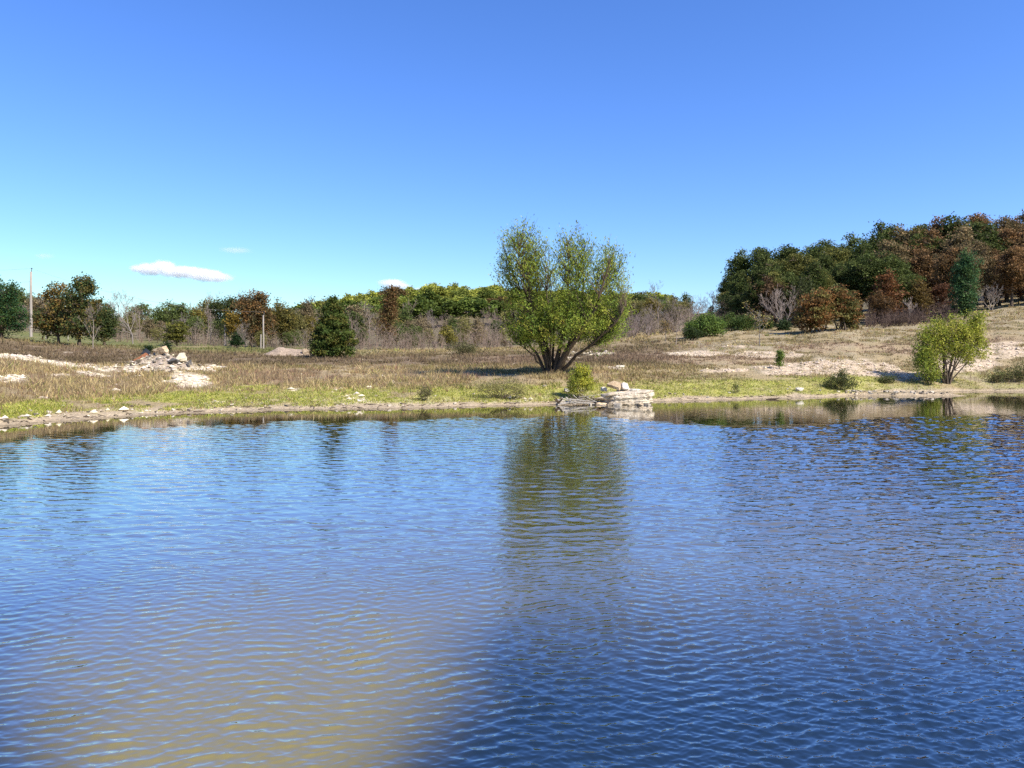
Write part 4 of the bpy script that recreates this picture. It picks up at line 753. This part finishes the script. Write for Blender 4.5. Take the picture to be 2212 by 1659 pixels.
o = ob('dirt_mound', mk('dirt_mound', np.stack([XM, YM, ZM], 1), FM, cM, GROUND, True), None, bM); tag(o, 'bare pinkish dirt mound beside the dark conical tree', 'mound')
rock('boulder', 'grey-brown boulder at the end of the dirt mound against the conical tree', GP(661, 83), 207, 1.1, .9, 1.1, LIMET, (0, 0, .3), (.6, .6, .62))
# rock ledge at the water
lb = GP(1348, 39.6); lx0 = (1348 - CU) / F * 39.0; led = thing('rock_ledge', 'layered cream limestone ledge jutting into the water at the shore', 'rock', ((1348 - CU) / F * 38.2, 38.15, -0.05)); led.scale = (1, 1, 1.12)
rl = np.random.default_rng(61)
def ledge_body(seed, sx, sy, z0, z1):
    # weathered layered mass: rings of a rounded outline, each bed set in or out
    n, m = 84, 34; th = np.linspace(0, 2 * math.pi, n, endpoint=False); V = []
    for k in range(m):
        t = k / (m - 1); zz = z0 + (z1 - z0) * t
        bed = (vnoise(np.array([t * 9.0]), np.array([3.0]), seed)[0] - .5) * .22 + .10 * (vnoise(np.array([t * 22.0]), np.array([7.0]), seed)[0] - .5)
        rad = 1 + bed + .16 * (fbm(np.cos(th) * 1.6 + 9, np.sin(th) * 1.6 + t * 1.4, seed, 3) - .5) * 2 + .10 * (fbm(np.cos(th) * 7 + 5, np.sin(th) * 7 + t * 6, seed + 3, 3) - .5) * 2
        rad = rad * (1 - .16 * t ** 2) * (1 if k < m - 1 else .9)
        ex = np.sign(np.cos(th)) * np.abs(np.cos(th)) ** .7; ey = np.sign(np.sin(th)) * np.abs(np.sin(th)) ** .7
        V.append(np.stack([ex * rad * sx / 2 + .12 * t, ey * rad * sy / 2, zz + .05 * (fbm(ex * 3, ey * 3 + t, seed + 5, 2) - .5) + .10 * ex * t], 1))
    top = V[-1]; 
    for f_ in (.75, .45, .12): q_ = top * np.array([f_, f_, 1]); q_[:, 2] += .07 * (fbm(q_[:, 0] * 3, q_[:, 1] * 3, seed + 8, 3) - .35); V.append(q_)
    V = np.concatenate(V); M_ = len(V) // n; I = np.arange(M_ * n).reshape(M_, n); J = np.roll(I, -1, 1)
    return mk('ledge_body', V, np.stack([I[:-1], J[:-1], J[1:], I[1:]], -1).reshape(-1, 4), None, LIME, False)
ob('body', ledge_body(5, 2.75, 1.7, -.3, .60), led, (.12, .35, 0))
for i, (xc_, w_, zz, hh_, yy, dd_) in enumerate([(-1.15, 1.1, .18, .24, .25, 1.0), (-.55, 1.5, .42, .20, .15, 1.2), (1.0, 1.0, .34, .30, .05, 1.1), (.25, 1.6, .54, .15, .3, 1.2), (-1.3, .8, -.06, .22, -.1, .8)]):
    o = ob('slab', rockmesh(400 + i, w_, dd_, hh_, LIMET if i == 4 else LIME, npts=18, sub=2, rough=.16, box=.5), led, (xc_, yy, zz)); o.rotation_euler = (rl.normal(0, .06), rl.normal(0, .07), rl.normal(0, .3))
kb = px(38.5); zb = lambda v: EYE - (v - HOR) * kb; xb_ = lambda u: (u - CU) * kb
rock('rock_block', 'flat brown slab tilted against the white block on the rock ledge', (xb_(1327), 38.6, zb(838)), 411, .78, .7, .30, LIMET, (.30, .25, -.3), (.7, .68, .64), sink=0, npts=24, box=.9, rough=.03)
rock('rock_block', 'upright whitish block standing on top of the rock ledge', (xb_(1348), 38.6, zb(843)), 412, .60, .6, .44, LIMEW, (0, .12, .5), sink=0, npts=18, box=.6, rough=.04)
rock('rock_block', 'thin pale plate of stone lying flat on the rock ledge', (xb_(1370), 38.4, zb(844)), 413, .66, .5, .11, LIMEW, (0, .05, .1), sink=0, npts=22, box=.9, rough=.03)
rock('rock_block', 'round white stone at the rear edge of the rock ledge', (xb_(1306), 38.8, zb(848)), 414, .45, .4, .32, LIMEW, (0, 0, .5), sink=0)
for i, (u, Y, s) in enumerate([(1300, 37.3, .5), (1318, 37.2, .4), (1290, 37.6, .45), (1335, 37.1, .5), (1384, 37.3, .45), (1275, 37.6, .3), (1360, 37.1, .35), (1398, 37.6, .4)]):
    stone('ledge_stone', 'cream stone lying in the shallows at the foot of the rock ledge', 'stones at the foot of the ledge', Vector(((u - CU) / F * Y, Y, -.06)), s, rl, None, .1)
# driftwood
dk = px(37.9); rw = np.random.default_rng(71)
for i, (a, b, r) in enumerate([((1200, 870), (1284, 872), .045), ((1204, 864), (1276, 869), .035), ((1212, 861), (1262, 866), .028), ((1215, 872), (1282, 873), .03), ((1222, 858), (1243, 873), .022), ((1230, 862), (1288, 867), .025), ((1205, 874), (1240, 868), .03), ((1250, 858), (1300, 851), .014), ((1238, 853), (1256, 870), .014), ((1268, 858), (1292, 870), .014)]):
    Y = 37.4 + rw.uniform(0, .7); A_ = np.array([(a[0] - CU) / F * Y, Y, max(EYE - (a[1] - HOR) / F * Y, -.02)]); B_ = np.array([(b[0] - CU) / F * (Y + .1), Y + rw.uniform(-.3, .3), max(EYE - (b[1] - HOR) / F * Y, 0)])
    main = bez(A_, B_, rw, .08, 8); lst = [(main, np.linspace(r * 1.3, r * .5, 8))]
    for q in range(2): s = main[rw.integers(2, 7)]; lst.append((bez(s, s + np.array([rw.normal(.2, .3), rw.normal(0, .2), rw.uniform(.02, .25)]), rw, .1, 4), np.linspace(r * .5, r * .2, 4)))
    V, Fc = tubes(lst, 6); tag(ob('driftwood_branch', mk('driftwood_branch', V, Fc, None, WOODG, True)), 'bleached driftwood branch lying at the water beside the rock ledge', 'driftwood', 'driftwood branches beside the ledge')
rootb = Vector(((1207 - CU) * dk, 37.6, .02)); lst = []
for q in range(16): e = np.array([rw.normal(0, .25), rw.normal(0, .2), rw.uniform(-.05, .35)]); lst.append((bez((0, 0, .12), e + np.array([0, 0, .05]), rw, .3, 5), np.linspace(.06, .015, 5)))
V, Fc = tubes(lst, 5); o = ob('root_stump', mk('root_stump', V, Fc, None, BARKD, True), None, rootb); tag(o, 'dark gnarled root stump at the tip of the driftwood', 'stump')
lst = []
for q in range(60): s = np.array([rw.normal(0, .35), rw.normal(0, .25), 0]); lst.append((bez(s, s + np.array([rw.normal(0, .35), rw.normal(0, .2), rw.uniform(.15, .55)]), rw, .2, 4), np.linspace(.014, .006, 4)))
V, Fc = tubes(lst, 4); o = ob('dead_brush', mk('dead_brush', V, Fc, None, BARK), None, GP(1256, 38.6) + Vector((0, 0, .02))); tag(o, 'tangle of dead dark twigs under the bright yellow-green bush', 'brush')
# stones and sticks along the shore
rs = np.random.default_rng(81)
for i in range(80):
    u = rs.uniform(-20, 1180) if i < 56 else rs.uniform(1420, 1860); s_off = abs(rs.normal(0, .05)) + .006; Y = float(ysh(u)) * math.exp(s_off)
    stone('shore_stone', 'pale stone on the far shore below the ' + ('gravel track' if u < 260 else 'rubble pile' if u < 560 else 'conical tree' if u < 880 else 'big willow' if u < 1300 else 'wooded hill'), 'pale stones along the shore', on(u, Y), rs.uniform(.08, .24) * (1.4 if rs.uniform() < .12 else 1), rs)
for i in range(60):
    t = rs.uniform(0, 1); u = 1822 + t * 224; Y = 47.6 - t * 0.6 + rs.normal(0, .4)
    stone('spit_stone', 'pale stone on the low stony spit', 'stones of the spit', on(u, Y), rs.uniform(.16, .36), rs)
for u, v in ((12, 912), (78, 899), (195, 893), (282, 880), (620, 879), (320, 878)):
    stone('dark_stone', 'dark wet stone at the edge of the far shore', 'dark stones at the waterline', gv(u, v - 1), .28, rs, .18, .2)
V, Fc = tubes([(np.array([[-.4, 0, .03], [-.2, 0, .05], [.15, .05, .06], [.4, .05, .12]]), np.array([.03, .05, .05, .02]))], 8)
tag(ob('shore_log', mk('shore_log', V, Fc, None, BARKD, True), None, Vector(((1670 - CU) / F * 42.4, 42.4, -.02))), 'short dark log lying in the shallows by the bright green strip', 'log')
rock('boulder', 'flat white stone lying on the field behind the rock ledge', gv(1340, 794), 501, .85, .5, .2, LIMEW, sink=.1)
rock('boulder', 'pale flat stone on the green strip near the shore bush', gv(1727, 845), 502, .6, .4, .28, LIMEW, sink=.1)
rock('boulder', 'whitish rock beside the yellow-green bush on the green strip', gv(1225, 848), 503, .45, .35, .3, LIMEW, sink=.1)

# ------------------------------------------------------------------ weeds, grass and gravel (uncountable)
def scatter(n, seed, ul=(-60, 2275), far=0.70):
    rg = np.random.default_rng(seed); u = rg.uniform(*ul, n); Y = ysh(u) / (1 - rg.uniform(0.012, far, n)); x = (u - CU) / F * Y; z = gz(x, Y)
    Zn = zones(x, Y, z); Zn['zz'] = z; return rg, x, Y, z, Zn
def blades(x, y, z, hgt, wid, col, rg, nb=4, lean=.45, spread=.10, cvar=.3):
    n = len(x); X = np.repeat(x, nb) + rg.normal(0, spread, n * nb); Yb = np.repeat(y, nb) + rg.normal(0, spread, n * nb); Zb = np.repeat(z, nb) - .03
    h = np.repeat(hgt, nb) * rg.uniform(.5, 1.2, n * nb); w_ = np.repeat(wid, nb) * rg.uniform(.7, 1.3, n * nb); a = rg.uniform(0, 6.283, n * nb); l = rg.normal(0, lean, (n * nb, 2)) * h[:, None]
    dx = np.cos(a) * w_ / 2; dy = np.sin(a) * w_ / 2
    V = np.stack([np.stack([X - dx, Yb - dy, Zb], 1), np.stack([X + dx, Yb + dy, Zb], 1), np.stack([X + l[:, 0] + dx * .25, Yb + l[:, 1] + dy * .25, Zb + h], 1)], 1).reshape(-1, 3)
    c = np.repeat(col, nb, 0) * rg.uniform(1 - cvar, 1 + cvar, (n * nb, 1)); return V, np.arange(3 * n * nb).reshape(-1, 3), np.repeat(c, 3, 0)
def stuff(name, V, Fc, col, label, cat): o = ob(name, mk(name, V, Fc, col, BLADE)); tag(o, label, cat, None, 'stuff'); return o
rg, x, y, z, Zn = scatter(78000, 601)
pk = rg.uniform(0, 1, len(x)); keep = (pk > Zn['grav'] * .88) & (pk > Zn['mud'] * 1.1) & (z > .08) & (Zn['up'] > 5) & (pk < 1.6 * sst(.3, .75, Zn['n1'])) & (pk > Zn['pile'] * 1.3) & (Zn['green'] < rg.uniform(.3, 1.1, len(x)))
x, y, z = x[keep], y[keep], z[keep]; Zk = {k: q[keep] for k, q in Zn.items()}; n = len(x); q = rg.uniform(0, 1, n)
pal = np.array([(0.32, 0.245, 0.105), (0.40, 0.305, 0.155), (0.225, 0.165, 0.075), (0.27, 0.15, 0.095), (0.22, 0.225, 0.055)])
pr = np.stack([.34 + 0 * q, .24 + 0 * q, .22 + 0 * q, .06 + .5 * Zk['clay'], .06 + .5 * Zk['green'] + .25 * (Zk['up'] < 40)], 1); pr /= pr.sum(1, keepdims=True); k = (pr.cumsum(1) < rg.uniform(0, 1, (n, 1))).sum(1)
col = pal[k]; col = lerp(col, [.115, .078, .05], Zk['dark'] * .92); col = lerp(col, [.12, .13, .04], Zk['meadow'] * .8); col = col * (.78 + .5 * sst(.3, .7, Zk['n2']) + .15 * Zk['n1'])[:, None]; col = lerp(col, [.26, .18, .115], .55 * Zk['clay'])
hgt = np.interp(Zk['up'], [5, 30, 70], [.09, .17, .22]) * (1 - .4 * Zk['right']) * (.6 + .8 * Zk['n1']) * rg.uniform(.6, 1.3, n) * np.where(rg.uniform(0, 1, n) < .08 * (Zk['n2'] > .5), 2.1, 1) * np.interp(y, [40, 90], [1, 1.3]); wid = np.interp(y, [26, 50, 100], [.05, .065, .13])
V, Fc, cc_ = blades(x, y, z, hgt, wid, col, rg, 5, .5, .12, .2)
stuff('dry_weeds', V, Fc, cc_, 'dry tan and brown weeds covering the field behind the pond', 'weeds')
rg, x, y, z, Zn = scatter(52000, 602, far=.42)
keep = (Zn['green'] > rg.uniform(.15, .8, len(x))) & (z > .06) & (Zn['mud'] < .6); x, y, z = x[keep], y[keep], z[keep]; n = len(x)
pal = np.array([(0.37, 0.36, 0.06), (0.28, 0.31, 0.05), (0.45, 0.40, 0.12), (0.21, 0.24, 0.04)]); col = pal[rg.integers(0, 4, n)] * (.7 + .6 * Zn['n1'][keep])[:, None]
V, Fc, cc_ = blades(x, y, z, np.full(n, .10) * rg.uniform(.6, 1.5, n), np.full(n, .05), col, rg, 4, .6, .10, .2)
stuff('shore_grass', V, Fc, cc_, 'bright green grass growing in a strip along the shore', 'grass')
# tall dead stalks in drifts
rg, x, y, z, Zn = scatter(26000, 605, far=.5)
keep = (Zn['n2'] > rg.uniform(.44, .68, len(x))) & (Zn['up'] > 14) & (Zn['grav'] < .3) & (Zn['pile'] < .2) & (Zn['green'] < .6); x, y, z = x[keep], y[keep], z[keep]; n = len(x)
pal = np.array([(0.20, 0.135, 0.085), (0.28, 0.21, 0.12), (0.24, 0.14, 0.095), (0.29, 0.22, 0.125)]); col = pal[rg.integers(0, 4, n)]
V, Fc, cc_ = blades(x, y, z, rg.uniform(.22, .55, n), np.full(n, .022), col, rg, 4, .22, .14, .25)
stuff('dead_stalks', V, Fc, cc_, 'thin tall dead stalks standing in drifts among the dry weeds', 'weeds')
# sticks and leaf litter washed up on the mud
rg = np.random.default_rng(606); lst = []
for q in range(120):
    u_ = rg.uniform(-20, 2260); Y_ = float(ysh(u_)) * math.exp(abs(rg.normal(0, .018)) + .004); b_ = np.array(GP(u_, Y_)); a_ = rg.normal(0, .6); l_ = rg.uniform(.12, .5)
    d_ = np.array([math.cos(a_) * l_, math.sin(a_) * l_, 0]); e_ = b_ + d_; e_[2] = float(gz(e_[0], e_[1])) + .03
    lst.append((np.array([b_ + [0, 0, .02], (b_ + e_) / 2 + [0, 0, rg.uniform(.02, .06)], e_]), np.array([.018, .014, .006]) * rg.uniform(.8, 1.6)))
V, Fc = tubes(lst, 4); o = ob('debris', mk('debris', V, Fc, None, BARK, True)); tag(o, 'small dark sticks and litter washed up along the muddy waterline', 'debris', None, 'stuff')
# gravel
rg, x, y, z, Zn = scatter(70000, 603, far=.55)
keep = ((Zn['grav'] > rg.uniform(.4, 1.3, len(x))) | ((Zn['mud'] > .35) & (rg.uniform(0, 1, len(x)) < .05)) | (Zn['pile'] > rg.uniform(.2, 1.2, len(x)))) & (z > .02) & ((z > .16) | (rg.uniform(0, 1, len(x)) < .25)); x, y, z = x[keep], y[keep], z[keep]; n = len(x)
octv = np.array([(1, 0, 0), (0, 1, 0), (-1, 0, 0), (0, -1, 0), (0, 0, 1), (0, 0, -1)], float); of = np.array([(0, 1, 4), (1, 2, 4), (2, 3, 4), (3, 0, 4), (1, 0, 5), (2, 1, 5), (3, 2, 5), (0, 3, 5)])
sz_ = rg.gamma(2.2, .028, n) + .02; V = octv[None] * (sz_[:, None, None] * rg.uniform(.6, 1.3, (n, 6, 1))) * np.array([1, 1, .55]); a = rg.uniform(0, 6.28, n); ca, sa = np.cos(a)[:, None], np.sin(a)[:, None]
V = np.stack([V[..., 0] * ca - V[..., 1] * sa + x[:, None], V[..., 0] * sa + V[..., 1] * ca + y[:, None], V[..., 2] + z[:, None] + sz_[:, None] * .2], -1).reshape(-1, 3)
Fc = (of[None] + (np.arange(n) * 6)[:, None, None]).reshape(-1, 3); Zr = Zn['right'][keep]; cg = (np.array([.56, .47, .36]) * (1 - Zr[:, None]) + np.array([.52, .41, .30]) * Zr[:, None]) * rg.uniform(.55, 1.25, (n, 1)); cg[:, 2] *= rg.uniform(.8, 1.1, n)
m, nt, out = newmat('gravel'); a_ = N(nt, 'ShaderNodeAttribute', attribute_name='col'); p = N(nt, 'ShaderNodeBsdfPrincipled', Roughness=.9); nt.links.new(a_.outputs['Color'], p.inputs['Base Color']); nt.links.new(p.outputs[0], out.inputs[0])
o = ob('gravel', mk('gravel', V, Fc, np.repeat(np.clip(cg, 0, .85), 6, 0), m)); tag(o, 'pale broken gravel scattered over the bare banks and tracks', 'gravel', None, 'stuff')

# ------------------------------------------------------------------ clouds (far beyond everything)
def cloud(label, D, blobs, dens):
    """blobs: (u, v, ru, rv) of soft lumps"""
    k = D / F; us = [b[0] for b in blobs]; vs = [b[1] for b in blobs]; u0, u1 = min(b[0] - b[2] for b in blobs) - 6, max(b[0] + b[2] for b in blobs) + 6; v0, v1 = min(b[1] - b[3] for b in blobs) - 5, max(b[1] + b[3] for b in blobs) + 5
    cx, cz = ((u0 + u1) / 2 - CU) * k, EYE - ((v0 + v1) / 2 - HOR) * k; sx, sz = (u1 - u0) * k / 2, (v1 - v0) * k / 2; sy = max(max(b[2] for b in blobs) * k * 0.9, sz)
    V = np.array([(a * sx, b * sy, c * sz) for a in (-1, 1) for b in (-1, 1) for c in (-1, 1)]); Fc = np.array([(0, 1, 3, 2), (4, 6, 7, 5), (0, 4, 5, 1), (2, 3, 7, 6), (0, 2, 6, 4), (1, 5, 7, 3)])
    m, nt, out = newmat('cloud_vapour'); tc = N(nt, 'ShaderNodeTexCoord'); acc = None
    for (bu, bv, ru, rv) in blobs:
        c0 = ((bu - CU) * k - cx, 0, EYE - (bv - HOR) * k - cz); s0 = (ru * k, min(sy, max(ru * k * .8, rv * k)), rv * k)
        q = N(nt, 'ShaderNodeVectorMath', operation='SUBTRACT'); q.inputs[1].default_value = c0; nt.links.new(tc.outputs['Object'], q.inputs[0])
        d = N(nt, 'ShaderNodeVectorMath', operation='DIVIDE'); d.inputs[1].default_value = s0; nt.links.new(q.outputs[0], d.inputs[0])
        l = N(nt, 'ShaderNodeVectorMath', operation='LENGTH'); nt.links.new(d.outputs[0], l.inputs[0]); f = math_(nt, 'SUBTRACT', 1.0, l.outputs['Value']); acc = f if acc is None else math_(nt, 'MAXIMUM', acc, f)
    nz = N(nt, 'ShaderNodeTexNoise', Scale=1.0 / (14 * k), Detail=4.0, Roughness=.6); nt.links.new(tc.outputs['Object'], nz.inputs['Vector'])
    dd = math_(nt, 'ADD', acc, math_(nt, 'MULTIPLY', math_(nt, 'SUBTRACT', nz.outputs[0], .55), 1.1)); mr = N(nt, 'ShaderNodeMapRange'); mr.inputs[1].default_value = 0.0; mr.inputs[2].default_value = 1.0; mr.inputs[3].default_value = 0; mr.inputs[4].default_value = dens / k
    nt.links.new(dd, mr.inputs[0]); v = N(nt, 'ShaderNodeVolumePrincipled'); v.inputs['Color'].default_value = (1, 1, 1, 1); v.inputs['Anisotropy'].default_value = 0.0; nt.links.new(mr.outputs[0], v.inputs['Density']); nt.links.new(v.outputs[0], out.inputs['Volume'])
    o = ob('cloud', mk('cloud', V, Fc, None, m), None, (cx, D, cz)); tag(o, label, 'cloud', None, 'stuff')
cloud('white flat-bottomed cloud low over the trees and rubble pile', 3000, [(325, 582, 44, 15), (350, 577, 36, 17), (392, 588, 60, 14), (440, 594, 48, 16), (468, 600, 40, 12), (300, 581, 26, 9)], .13)
cloud('small bright cloud puff low above the tall narrow orange-brown tree', 3200, [(845, 612, 32, 11), (860, 618, 34, 8)], .14)
cloud('thin cloud strip peeping over the distant wooded ridge', 3400, [(920, 628, 36, 9), (960, 634, 40, 8), (1030, 632, 22, 9)], .10)
cloud('faint wisp of cloud high over the tree line', 3600, [(510, 541, 40, 7), (495, 538, 22, 5)], .022)
cloud('faint wisp of cloud above the tall wooden pole', 3600, [(95, 553, 24, 7)], .02)
